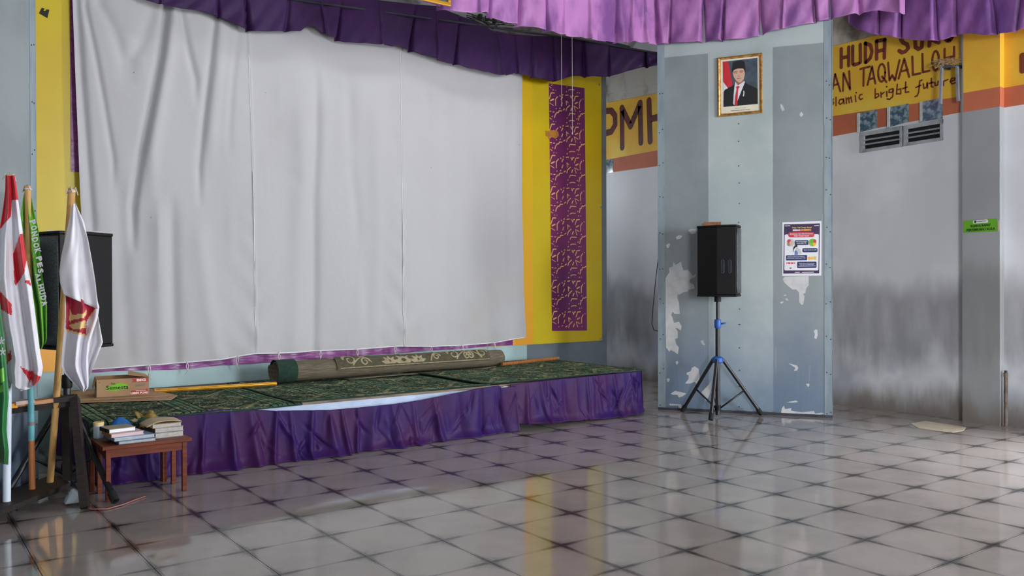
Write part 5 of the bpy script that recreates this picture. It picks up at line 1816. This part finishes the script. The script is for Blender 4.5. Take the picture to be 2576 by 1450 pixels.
# ================================================================== SPEAKERS
def speaker(label, c, F, zb, h, shelf):
    """c: plan centre; F: facing direction; zb: bottom height"""
    F = unit(V(F[0], F[1], 0))
    S = V(-F[1], F[0], 0)
    c = V(c[0], c[1], 0)
    t = thing('loudspeaker', label, 'speaker', c + V(0, 0, zb), 0, 'black loudspeakers on tripods')
    w, d = .42, .34

    def sec(scale=1., bulge=.03):
        P = []
        for a in np.linspace(-1, 1, 9):
            P.append((d / 2 + bulge * (1 - a * a), w / 2 * a))
        P += [(d * .02, w / 2 * .97), (-d / 2, w * .27), (-d / 2, -w * .27), (d * .02, -w / 2 * .97)]
        return [(x * scale, y * scale) for x, y in P]
    q = lambda x, y, z: c + F * x + S * y + V(0, 0, z)
    P = sec()
    n = len(P)
    mb = MB()
    z0, z1 = zb + .018, zb + h - .018
    mb.add([q(x, y, z0) for x, y in P] + [q(x, y, z1) for x, y in P],
           [(i, (i + 1) % n, n + (i + 1) % n, n + i) for i in range(n)] + [tuple(range(n))[::-1], tuple(range(n, 2 * n))])
    mb.build('cabinet', 'black_plastic', t, bevel=.004)
    for a, b in ((zb, zb + .018), (zb + h - .018, zb + h)):
        P2 = sec(1.03)
        mb = MB()
        mb.add([q(x, y, a) for x, y in P2] + [q(x, y, b) for x, y in P2],
               [(i, (i + 1) % n, n + (i + 1) % n, n + i) for i in range(n)] + [tuple(range(n))[::-1], tuple(range(n, 2 * n))])
        mb.build('end_cap', 'black_plastic', t, bevel=.005)
    G = np.array([[q(d / 2 + .006 + .03 * (1 - a * a), w / 2 * a * .97, z) for z in np.linspace(zb + .03, zb + h - .03, 10)] for a in np.linspace(-1, 1, 17)])
    MB().grid(G).build('grille', 'grille', t, True, thick=.003)
    # carrying handles: two upright slots in each side, the shade in them painted on
    for sg_ in (-1, 1):
        a, b = V(d / 2, sg_ * w / 2), V(d * .02, sg_ * w / 2 * .97)
        dd = unit(b - a)
        nn = unit(V(-dd[1], dd[0]) * (1 if V(-dd[1], dd[0])[1] * sg_ > 0 else -1))
        for off in (.055, .115):
            ctr = a + dd * off
            loop = []
            for an in np.linspace(0, 2 * math.pi, 20, endpoint=False):
                lx, lz = .013 * math.cos(an), .014 * math.sin(an) + (.045 if math.sin(an) > 0 else -.045)
                pp_ = ctr + dd * lx + nn * .002
                loop.append(q(pp_[0], pp_[1], zb + h * .42 + lz))
            nrm3 = F * nn[0] + S * nn[1]
            mb = MB()
            mb.slab(loop, nrm3, .002)
            hd = mb.build('handle_slot', 'dark_void', t)
            MB().tube(loop + [loop[0]], .0035, 5).build('rim', 'dark_steel', hd, True)
    MB().lathe(q(0, 0, zb - .05), [(.03, 0), (.03, .05)], 14).build('pole_socket', 'black_plastic', t)
    return t


def tripod(label, c, feet, zhub, zclamp, ztop, rleg=.016, col='blue_clamp'):
    c = V(c[0], c[1], 0)
    t = thing('speaker_stand', label, 'stand', c, 0, 'black tripod speaker stands')
    MB().lathe(c, [(.021, .02), (.021, zclamp)], 14).build('outer_tube', 'black_tube', t, True, auto=40)
    MB().lathe(c + V(0, 0, zclamp - .05), [(.0155, 0), (.0155, ztop - zclamp + .05)], 14).build('inner_tube', 'black_tube', t, True, auto=40)
    cl = MB().lathe(c + V(0, 0, zclamp - .04), [(.027, 0), (.03, .01), (.03, .07), (.026, .08)], 14).build('clamp', col, t, True, auto=40)
    MB().tube([c + V(.02, -.02, zclamp), c + V(.055, -.05, zclamp + .006)], .008, 8).build('knob', col, cl, True)
    hub = MB().lathe(c + V(0, 0, zhub - .03), [(.04, 0), (.05, .01), (.05, .045), (.028, .06)], 14).build('hub', col, t, True, auto=40)
    MB().lathe(c + V(0, 0, .06), [(.027, 0), (.027, .05)], 12).build('sliding_collar', 'black_plastic', t, True, auto=40)
    for k, f in enumerate(feet):
        f = V(f[0], f[1], 0)
        d = unit(f - c)
        a = c + d * .045 + V(0, 0, zhub)
        e = f + V(0, 0, rleg * 1.1)
        lg = MB().tube([a, e], rleg, 12).build('leg', 'black_tube', t, True, auto=40)
        u = unit(e - a)
        MB().tube([e - u * .06, e + u * .0], rleg * 1.35, 12).build('rubber_foot', 'rubber', lg, True, auto=40)
        mid_ = a + (e - a) * .56
        MB().tube([mid_, c + d * .027 + V(0, 0, .085)], .008, 6).build('brace', 'black_tube', t, True)
    return t


tf_ = [onZ(1788, 1062), onZ(1716, 1040), onZ(1916, 1048)]
tc = sum(tf_) / 3
tc = onZ(1806, 1050)
dep = lambda y: onP(1806, y, tc, FW)[2]
RB_ = dep(746)
tripod('black tripod speaker stand with blue clamps before the striped partition', tc, [p[:2] for p in tf_], dep(905), dep(815), RB_ - .001)
VD = unit(V(tc[0], tc[1], 0))
RTN = V(VD[1], -VD[0], 0)
sp_c = tc + VD * .0
speaker('black loudspeaker with its grille turned right, a wooden block on top', sp_c[:2], (RTN * .99 - VD * .06)[:2], RB_, dep(570) - RB_, False)
bz = dep(570) + .002
bc = onP(1790, 564, tc, FW)
t = thing('wooden_block', 'brown wooden block lying on top of the right loudspeaker', 'block', (bc[0], bc[1], bz))
ax = (RTN, VD, V(0, 0, 1))
MB().box(V(bc[0], bc[1], bz + .012), (.165, .09, .024), ax).build('board', 'brick_deck', t, bevel=.003)
MB().box(V(bc[0], bc[1], bz + .030) + RTN * .01, (.15, .08, .012), ax).build('board', 'brick_deck', t, bevel=.003)

# left speaker
lc = onZ(170, 1232) * 1.0
ldir = unit(V(lc[0], lc[1], 0))
lcen = ldir * 5.80
depL = lambda y, x=170: onP(x, y, lcen, FW)[2]
lf1 = onZ(290, 1270)
tripod('black tripod speaker stand behind the flag rack beside the books', lcen, [lf1[:2], (lcen + V(.05, .42, 0))[:2], (lcen + V(-.36, -.22, 0))[:2]], depL(1012), depL(960), depL(872) - .001, .017, 'black_plastic')
LRT = V(ldir[1], -ldir[0], 0)
spl = lcen + LRT * .05
speaker('black loudspeaker with its grille turned left, behind the white flag', spl[:2], (-LRT * .93 - ldir * .36)[:2], depL(874), depL(587) - depL(874), False)
p = onP(235, 583, spl, FW)
tag(MB().box(V(spl[0], spl[1], depL(587) + .006), (.30, .2, .008), (LRT, ldir, V(0, 0, 1))).build('glass_sheet', 'grey_pale'), 'thin pale sheet lying on top of the left loudspeaker', 'sheet')


# ================================================================== FLAG RACK AND FLAGS
rk = thing('flag_rack', 'dark wooden flag rack with base board and holed top rail', 'rack', (.7, 5.4, 0))
bq = [onZ(-130, 1336, .085), onZ(176, 1215, .085), onZ(150, 1196, .085), onZ(115, 1200, .085), onZ(28, 1233, .085), onZ(-110, 1285, .085)]
MB().slab([p - V(0, 0, .03) for p in bq], (0, 0, 1), .03).build('base_board', 'dark_wood', rk, bevel=.003)
for x, y in ((60, 1262), (0, 1290), (140, 1224)):
    p = onZ(x, y, .05)
    MB().bb(p[0] - .03, p[0] + .03, p[1] + .01, p[1] + .07, 0, .056).build('foot_block', 'dark_wood', rk)
# top rail, in line with the pole row
RLa, RLb = onP(-90, 1034, (.6, 5.32, 0), FW), onP(188, 1000, (.86, 5.46, 0), FW)
mid_r = RLa + (RLb - RLa) * .80
MB().beam(RLa, mid_r, .075, .022).build('top_rail', 'raw_wood', rk)
MB().beam(mid_r, RLb, .085, .03).build('rail_end', 'dark_wood', rk)
MB().beam(RLa - V(0, 0, .03), RLb - V(0, 0, .03), .03, .035).build('under_rail', 'dark_wood', rk)
MB().beam(RLa + (RLb - RLa) * .45 + V(0, -.02, .012), RLa + (RLb - RLa) * .62 + V(0, -.02, .012), .085, .02).build('tape', 'tape_pink', rk)
MB().beam(RLa + (RLb - RLa) * .38 + V(0, -.045, .0), RLa + (RLb - RLa) * .46 + V(0, -.045, .0), .012, .026).build('yellow_edge', 'banner_o', rk)
f_ = onZ(214, 1281)
MB().beam(RLb - V(.0, 0, .0), V(f_[0], f_[1], 0.0), .085, .04, V(1, -.4, 0)).build('upright', 'dark_wood', rk)
MB().beam(RLb + V(-.04, .04, 0), V(RLb[0] - .02, RLb[1] + .12, .085), .06, .04, V(1, -.4, 0)).build('upright', 'dark_wood', rk)


def pole(label, bottom, top, r, segs):
    t = thing('flag_pole', label, 'pole', bottom, 0, 'flag poles in the rack')
    for a, b, m in segs:
        p0, p1 = bottom + (top - bottom) * a, bottom + (top - bottom) * b
        MB().tube([p0, p1], r * (1 + .02 * rng.random()), 12).build('shaft', m, t, True, auto=40)
    mb = MB()
    for k in range(7):
        a = rng.uniform(0, 6.28)
        mb.tube([top + V(0, 0, -.03), top + V(.02 * math.cos(a), .02 * math.sin(a), .005), top + V(.03 * math.cos(a + .6), .03 * math.sin(a + .6), -.02 - .02 * rng.random())], .003, 5)
    mb.tube([top + .016 * V(math.cos(a), math.sin(a), -1.2 + .02 * a) for a in np.linspace(0, 12, 30)], .004, 5)
    mb.build('cord_knot', 'cord', t, True)
    return t


pb1 = onZ(17, 1262, .085)
pt1 = onP(24, 440, pb1, FW)
pole('white pole of the red and white flag in the rack', pb1, pt1, .019, [(0, .42, 'white_pipe'), (.42, 1, 'bamboo')])
pb2 = onZ(81, 1231, .085)
pt2 = onP(70, 468, pb2, FW)
pole('teal and brown pole of the lime green flag in the rack', pb2, pt2, .0165, [(0, .16, 'bamboo_dk'), (.16, .21, 'teal'), (.21, .222, 'grey_print'), (.222, .40, 'teal'), (.40, 1, 'bamboo')])
pb3 = onZ(126, 1214, .085)
pt3 = onP(181, 474, pb3 - FW * .20, FW)
pole('pale bamboo pole of the white emblem flag leaning right', pb3, pt3, .0185, [(0, 1, 'bamboo')])


def flag(label, ref, left, right, ynum, mats, regions, folds, dep0=0., nu=64, nv=170, seedw=0., name='flag', parent=None, attach=None):
    """a hanging cloth; left / right: edge traces (y, x) on a plane through ref facing the camera; folds: (x share, width, depth)"""
    lf, rf_ = interp(left), interp(right)
    y0, y1 = left[0][0], left[-1][0]
    G = np.zeros((nu, nv, 3))
    pxy = np.zeros((nu, nv, 2))
    for j, y in enumerate(np.linspace(y0, y1, nv)):
        yl, yr = y, y
        for i, u in enumerate(np.linspace(0, 1, nu)):
            xa, xb = lf(y), rf_(y)
            x = xa + (xb - xa) * u
            t_ = (y - y0) / (y1 - y0)
            dd = sum(a * math.exp(-((u - c - sl * t_) / w) ** 2) for c, w, a, sl in folds) * min(1, .25 + t_ * 1.6)
            dd += .004 * math.sin(u * 17 + t_ * 6 + seedw) * min(1, t_ * 3)
            yb = y + ynum(u) * (t_ ** 6) * 1.0
            p = onP(x, yb, ref - FW * (dep0 + dd), FW)
            G[i, j] = p
            pxy[i, j] = (x, yb)

    def pick(i, j):
        x, y = pxy[i:i + 2, j:j + 2].reshape(-1, 2).mean(0)
        for poly, m in regions:
            if inpoly(x, y, poly):
                return m
        return 0
    mb = MB()
    mb.grid(G, pick=pick)
    if parent is None:
        t = thing(name, label, 'flag', G[nu // 2, -1])
    else:
        t = parent
    mb.build('cloth', mats, t, True, thick=.001)
    return t


# red and white flag
flag('red and white flag drooping from the leftmost white pole', pb1,
     [(442, 14), (480, 13), (520, 8), (560, 2), (600, -6), (700, -12), (820, 4), (850, 12), (900, 22), (925, 18), (960, 24)],
     [(442, 37), (480, 43), (520, 48), (600, 60), (660, 68), (720, 80), (800, 90), (880, 100), (925, 108), (945, 104), (960, 96)],
     lambda u: 22 * math.sin(u * 3.1), ['flag_white', 'flag_red'],
     [([(10, 430), (40, 430), (48, 505), (30, 503), (27, 545), (-20, 600), (-20, 500)], 1),
      ([(65, 585), (70, 640), (60, 690), (40, 718), (36, 716), (33, 640), (50, 590)], 1),
      ([(-10, 725), (5, 738), (29, 766), (30, 795), (5, 780), (-10, 772)], 1),
      ([(58, 708), (75, 706), (78, 720)], 1),
      ([(12, 905), (28, 880), (30, 905), (14, 915)], 1),
      ([(50, 922), (106, 950), (84, 974)], 1)],
     [(.3, .12, .04, -.1), (.62, .1, -.035, .1), (.85, .09, .03, 0), (.1, .08, -.02, 0)], .03)
# lower folded corner of that flag
flag('small folded corner', pb1, [(925, 18), (945, 22), (965, 32), (985, 50)], [(925, 60), (945, 106), (965, 86), (985, 54)], lambda u: 0, ['flag_white', 'flag_red'],
     [([(52, 925), (75, 930), (108, 950), (84, 966)], 1)], [(.5, .2, .02, 0)], .0, 20, 20, 1., 'flag', bpy.data.objects['flag'])
# lime flag
lf_ = flag('lime green lettered flag hanging between the red white flag and the speaker', pb2,
           [(470, 64), (500, 58), (540, 52), (620, 58), (700, 68), (760, 80), (850, 94), (874, 100)],
           [(470, 72), (500, 80), (540, 88), (580, 97), (680, 104), (730, 112), (770, 118), (850, 118), (860, 116), (874, 106)],
           lambda u: 6 * math.sin(u * 3), ['flag_lime', 'flag_white', 'flag_teal'],
           [([(108, 690), (115, 700), (117, 768), (110, 770)], 1), ([(62, 642), (76, 640), (80, 672), (68, 674)], 2)],
           [(.35, .12, -.04, .1), (.55, .1, .04, 0), (.8, .1, -.03, 0)], .0)
mb = MB()
word = 'PONDOK PES... AL HUDA'
for k, (s, x, y, h) in enumerate((('P', 73, 556, 15), ('O', 76, 570, 15), ('N', 78, 585, 15), ('D', 79, 600, 15), ('O', 82, 614, 15), ('K', 85, 628, 16), ('P', 90, 648, 14), ('E', 92, 663, 13), ('S', 94, 678, 13), ('A', 88, 690, 12), ('L', 90, 704, 12), ('H', 94, 718, 14), ('U', 97, 732, 15), ('D', 100, 746, 15), ('A', 103, 760, 14))):
    a = onP(x, y, pb2 - FW * .06, FW)
    xdir = unit(-U2 * .96 + R2 * .28)
    ydir = unit(np.cross(-FW, xdir))
    text_into(mb, s, a, xdir, ydir, .026, h * .0023, 0, .05)
mb.build('lettering', 'flag_white', lf_)
# white flag with crimson emblem
wf = flag('white flag with a crimson and gold emblem on the leaning bamboo pole', pb3 - FW * .17,
          [(512, 184), (560, 174), (600, 166), (650, 155), (680, 150), (710, 152), (745, 163), (800, 163), (860, 158), (920, 152), (935, 158), (960, 180), (986, 206)],
          [(512, 190), (560, 212), (600, 220), (700, 238), (760, 246), (772, 250), (800, 246), (830, 236), (862, 226), (900, 222), (960, 223), (976, 222), (986, 212)],
          lambda u: 0, ['flag_white', 'flag_crimson', 'flag_cream'],
          [([(176, 779), (182, 793), (212, 788), (218, 776), (218, 790), (212, 800), (180, 806), (178, 812), (173, 806)], 2),
           ([(172, 818), (215, 806), (216, 826), (185, 830)], 2),
           ([(218, 764), (238, 770), (240, 776), (222, 800), (217, 812)], 1), ([(240, 770), (243, 774), (222, 806), (220, 800)], 2),
           ([(166, 742), (218, 758), (217, 842), (165, 828)], 1), ([(164, 828), (217, 842), (217, 846), (163, 834)], 2)],
          [(.2, .1, -.03, 0), (.45, .14, .05, .1), (.72, .1, -.02, .1), (.9, .08, .02, 0)], .06)
flag('upper fold of the white flag', pb3 - FW * .17, [(512, 183), (600, 164), (650, 153), (684, 149), (712, 151), (742, 160)], [(512, 190), (600, 221), (700, 240), (712, 242), (730, 244), (742, 246)], lambda u: 36 * u, ['flag_white'], [],
     [(.3, .2, .03, 0), (.8, .12, -.02, 0)], .10, 30, 50, 2., 'flag', wf)
flag('back fold', pb3 - FW * .13, [(780, 225), (830, 218), (880, 214), (960, 214)], [(780, 244), (830, 253), (862, 259), (960, 220)], lambda u: 0, ['flag_white'], [], [(.5, .3, -.02, 0)], .0, 14, 30, 3., 'flag', wf)
# dark green flag cut by the left edge of the picture
gr = onZ(-20, 1275, .085)
gf = flag('dark green flag with pale stars cut off by the left edge', gr - FW * .05,
          [(760, -60), (850, -66), (960, -70), (1080, -60), (1160, -46)],
          [(760, 0), (800, 5), (850, 12), (960, 20), (1000, 22), (1040, 18), (1080, 16), (1130, 22), (1172, 20)],
          lambda u: 10 * u, ['flag_green', 'flag_lime'], [([(0, 930), (9, 925), (11, 958), (2, 965)], 1), ([(0, 972), (6, 968), (8, 985), (0, 990)], 1)],
          [(.3, .1, .04, .05), (.6, .1, -.04, 0), (.85, .1, .04, 0)], .0)
mb = MB()
for x, y in ((4, 858), (7, 885)):
    for a in range(5):
        an = math.radians(90 + 72 * a)
        mb.stroke([onP(x, y, gr - FW * .11, FW), onP(x + 7 * math.cos(an), y - 9 * math.sin(an), gr - FW * .11, FW)], .006, -FW, .001)
mb.build('stars', 'flag_white', gf)
pole('bamboo pole carrying the dark green flag at the left edge', onZ(-35, 1280, .085), onP(-40, 700, onZ(-35, 1280, .085), FW), .018, [(0, 1, 'bamboo')])


# ================================================================== TABLES, BOOKS, BOX
def small_table(label, x0, x1, y0, y1, z, leg=.026, legs=None):
    t = thing('low_table', label, 'table', ((x0 + x1) / 2, (y0 + y1) / 2, 0), 0, 'low brown tables by the stage')
    MB().bb(x0, x1, y0, y1, z - .022, z).build('table_top', 'table', t, bevel=.004)
    i = .022
    for a, b in (((x0 + i + .01, x1 - i - .01), (y0 + i + .004, y0 + i + .018)), ((x0 + i + .01, x1 - i - .01), (y1 - i - .018, y1 - i - .004)), ((x0 + i + .004, x0 + i + .018), (y0 + i + .02, y1 - i - .02)), ((x1 - i - .018, x1 - i - .004), (y0 + i + .02, y1 - i - .02))):
        MB().bb(a[0], a[1], b[0], b[1], z - .07, z - .022).build('apron', 'table', t)
    for a in (x0 + i, x1 - i - leg):
        for b in (y0 + i, y1 - i - leg):
            MB().bb(a, a + leg, b, b + leg, 0, z - .022).build('leg', 'table', t, bevel=.002)
    return t


TZ = .315
small_table('front low reddish brown table carrying the book stacks', .985, 1.47, 5.185, 5.49, TZ)
small_table('second low brown table tucked between the front table and the stage', .96, 1.435, 5.497, 5.60, TZ - .006, .024)


def book(label, corner, ang, w, d, z, h, cover, spine, name='book', pages='pages', group='books on the low table'):
    """corner: front-left plan point; ang: turn of the front edge; w along the front, d back"""
    u = V(math.cos(ang), math.sin(ang), 0)
    v = V(-u[1], u[0], 0)
    c = V(corner[0], corner[1], 0) + u * w / 2 + v * d / 2
    t = thing(name, label, 'book', c + V(0, 0, z), 0, group)
    ax = (u, v, V(0, 0, 1))
    th = min(.003, h * .2)
    MB().box(c + V(0, 0, z + h / 2), (w - .006, d - .006, h - 2 * th), ax).build('pages', pages, t)
    MB().box(c + V(0, 0, z + th / 2), (w, d, th), ax).build('cover', cover, t)
    MB().box(c + V(0, 0, z + h - th / 2), (w, d, th), ax).build('cover', cover, t)
    MB().box(c + V(0, 0, z + h / 2) - u * (w / 2 - .0015), (.003, d, h - .0002), ax).build('spine', spine, t)
    return t


TP = lambda x, y, z: onZ(x, y, z)[:2]
a1 = .02
book('slate blue book at the bottom of the left stack', (1.075, 5.205), .03, .20, .20, TZ, .017, 'book_slate', 'book_slate')
book('pale blue book second from the bottom of the left stack', (1.055, 5.225), .10, .225, .19, TZ + .017, .018, 'book_sky', 'book_slate')
book('dusty rose book with ochre spine in the left stack', (1.045, 5.255), .10, .18, .17, TZ + .035, .019, 'book_rose', 'book_ochre', pages='book_rose')
book('khaki covered book with black spine on top of the left stack', (1.04, 5.29), .14, .15, .15, TZ + .054, .024, 'book_khaki', 'book_black', pages='paper')
book('thick maroon backed book at the bottom of the right stack', (1.285, 5.27), .06, .165, .22, TZ, .032, 'book_grey', 'book_maroon')
book('worn grey book in the middle of the right stack', (1.285, 5.275), .04, .165, .21, TZ + .032, .028, 'book_grey', 'book_maroon')
book('curled tan covered book on top of the right stack', (1.275, 5.28), .05, .165, .20, TZ + .060, .022, 'book_tan', 'book_tan')
# curled cover of the top book
X, T = np.meshgrid(np.linspace(0, 1, 16), np.linspace(0, 1, 6), indexing='ij')
G = np.stack([1.245 + X * .20, 5.285 + T * .19 + .01 * X, TZ + .084 + .012 * np.sin(X * 3.0) - .03 * np.clip(.25 - X, 0, 1) * 2], -1)
MB().grid(G).build('curled_cover', 'book_tan', bpy.data.objects['book.006'], True, thick=.003)
# jar
jx, jy = 1.025, 5.50
t = thing('plastic_jar', 'small milky plastic jar with lid behind the left books', 'jar', (jx, jy, TZ))
MB().lathe((jx, jy, TZ), [(.026, 0), (.03, .004), (.03, .07), (.027, .078)], 18).build('body', 'jar', t, True, auto=40)
MB().lathe((jx, jy, TZ + .078), [(.03, 0), (.03, .016), (.028, .018)], 18).build('lid', 'flag_cream', t, True, auto=40)
# blue folded cap
X, T = np.meshgrid(np.linspace(0, 1, 14), np.linspace(0, 1, 14), indexing='ij')
G = np.stack([1.075 + X * .15, 5.44 + T * .11, TZ + .001 + .105 * (np.abs(np.sin(X * math.pi)) ** .35) * (np.abs(np.sin(T * math.pi)) ** .4) * (.8 + .3 * X) + .02 * np.sin(X * 5) * np.sin(T * 3)], -1)
tag(MB().grid(G).build('cloth_hat', 'blue_cloth', None, True, thick=.003), 'royal blue folded cloth cap behind the left book stack', 'cap')
X, T = np.meshgrid(np.linspace(0, 1, 14), np.linspace(0, 1, 10), indexing='ij')
G = np.stack([1.20 + X * .09, 5.40 + T * .13, TZ + .001 + .045 * np.sin(X * math.pi) * np.sin(T * math.pi) + .006 * np.sin(X * 14 + T * 9)], -1)
tag(MB().grid(G).build('cloth_bundle', 'navy_cloth', None, True, thick=.003), 'dark navy crumpled cloth between the two book stacks', 'cloth')

# cardboard box on flattened cartons
s0, s1, s2, s3 = onZ(165, 1014, CZ + .02), onZ(430, 1006, CZ + .02), onZ(446, 996, CZ + .02), onZ(365, 978, CZ + .02)
tag(MB().slab([s0 - V(0, 0, .004), s1 - V(0, 0, .004), s2 - V(0, 0, .004), s3 + V(.0, .12, -.004), onZ(150, 985, CZ + .02) - V(0, 0, .004)], (0, 0, 1), .006).build('flattened_carton', 'cardboard'), 'larger flattened cardboard sheet on the stage under the carton', 'cardboard', 'flattened cartons under the box')
s0, s1, s2, s3 = onZ(190, 1008, CZ + .028), onZ(300, 1003, CZ + .028), onZ(424, 996, CZ + .028), onZ(360, 982, CZ + .028)
tag(MB().slab([s0 - V(0, 0, .004), s1 - V(0, 0, .004), s2 - V(0, 0, .004), s3 + V(0, .1, -.004), onZ(190, 985, CZ + .028) - V(0, 0, .004)], (0, 0, 1), .006).build('flattened_carton', 'cardboard'), 'smaller flattened cardboard directly beneath the printed carton', 'cardboard', 'flattened cartons under the box')
BZ = CZ + .032
b0, b1 = onZ(243, 1001, BZ), onZ(375, 993, BZ)
bu = unit(b1 - b0)
bv = V(-bu[1], bu[0], 0)
bw_ = float(np.linalg.norm(b1 - b0))
bd_, bh_ = .25, .125
bl_ = .055
tx = thing('cardboard_carton', 'open brown cardboard carton with a lime brand print on the stage', 'box', b0 + bu * bw_ / 2 + bv * bd_ / 2)
ax = (bu, bv, V(0, 0, 1))
q = lambda a, b, c: b0 + bu * a + bv * b + V(0, 0, c)
th = .005
MB().box(q(bw_ / 2, th / 2, bh_ / 2), (bw_, th, bh_), ax).build('front_wall', 'cardboard', tx)
MB().box(q(bw_ / 2, bd_ - th / 2, bh_ / 2), (bw_, th, bh_), ax).build('rear_wall', 'cardboard_in', tx)
MB().box(q(th / 2, bd_ / 2, bh_ / 2), (th, bd_ - 2 * th, bh_), ax).build('side_wall', 'cardboard', tx)
MB().box(q(bw_ - th / 2, bd_ / 2, bh_ / 2), (th, bd_ - 2 * th, bh_), ax).build('side_wall', 'cardboard', tx)
MB().box(q(bw_ / 2, bd_ / 2, th / 2), (bw_ - 2 * th, bd_ - 2 * th, th), ax).build('bottom', 'cardboard_in', tx)
MB().slab([q(bw_, 0.006, bh_), q(bw_, bd_, bh_), q(bw_ * .66, bd_ - .03, bh_ + .035), q(bw_ * .60, .05, bh_ + .02)], (0, 0, 1), .004).build('flap', 'cardboard', tx)
MB().slab([q(0, bd_, bh_), q(bw_, bd_, bh_), q(bw_ * .9, bd_ + .04, bh_ - .07), q(bw_ * .1, bd_ + .04, bh_ - .07)], (0, 0, 1), .004).build('flap', 'cardboard', tx)
MB().slab([q(0, 0.01, bh_), q(0, bd_, bh_), q(-.02, bd_ - .03, bh_ - .07), q(-.02, .03, bh_ - .07)], (0, 0, 1), .004).build('flap', 'cardboard', tx)
qs = lambda a, c: q(a * bw_, -.0008, c * bh_)
mb = MB()
blob = [(.17, .50), (.22, .62), (.30, .66), (.28, .74), (.36, .72), (.45, .78), (.50, .72), (.56, .68), (.60, .55), (.56, .40), (.45, .36), (.35, .30), (.24, .34), (.18, .40)]
mb.slab([qs(*p) for p in blob], -bv, .0008)
mb.build('print_patch', 'lime_print', tx)
mb = MB()
mb.slab([qs(.66, .76), qs(.99, .76), qs(.99, .98), qs(.66, .98), qs(.70, .87)], -bv, .0008).slab([qs(.63, .04), qs(.98, .04), qs(.98, .36), qs(.66, .28)], -bv, .0008)
mb.build('print_stripe', 'red_print', tx)
mb = MB()
text_into(mb, 'Semesta', qs(.18, .40) - bv * .0012, bu, V(0, 0, 1), bw_ * .42, bh_ * .24, 0, .015)
text_into(mb, 'Teh', qs(.27, .68) - bv * .0012, bu, V(0, 0, 1), bw_ * .08, bh_ * .12, 0, .01)
mb.build('lettering', 'black_print', tx)
mb = MB()
text_into(mb, 'BIG', qs(.76, .80) - bv * .0012, bu, V(0, 0, 1), bw_ * .18, bh_ * .15, 0, .05)
text_into(mb, 'LEBIH PUAS', qs(.645, .07) - bv * .0012, bu, V(0, 0, 1), bw_ * .33, bh_ * .12, 0, .05)
text_into(mb, 'LEBIH BANYAK', qs(.74, .24) - bv * .0012, bu, V(0, 0, 1), bw_ * .2, bh_ * .05, 0, .02)
mb.build('lettering', 'cream_print', tx)
mb = MB()
for k in range(3):
    mb.stroke([qs(.74, .52 + .05 * k), qs(.92, .54 + .05 * k)], .004, -bv, .001)
mb.stroke([qs(.05, .85), qs(.052, .85)], .008, -bv, .001)
mb.build('small_print', 'grey_print', tx)

# wires and litter on the floor under the table
q_ = [onZ(x, y, .006) for x, y in ((195, 1268), (230, 1282), (270, 1281), (310, 1270), (340, 1258), (366, 1249))]
tag(MB().tube(q_, .004, 6).build('floor_wire', 'copper_wire', None, True), 'pinkish wire lying on the tiles before the low table', 'wire')
c = onZ(190, 1272)
X, T = np.meshgrid(np.linspace(0, 1, 10), np.linspace(0, 1, 10), indexing='ij')
G = np.stack([c[0] - .05 + X * .10, c[1] + T * .08, .003 + .07 * np.sin(X * math.pi) * np.sin(T * math.pi) + .01 * np.sin(X * 13) * np.sin(T * 11) + .01], -1)
tag(MB().grid(G).build('plastic_bag', 'jar', None, True, thick=.002), 'crumpled white plastic bag on the floor behind the rack leg', 'bag')

bpy.data.objects.remove(FONT_OB)
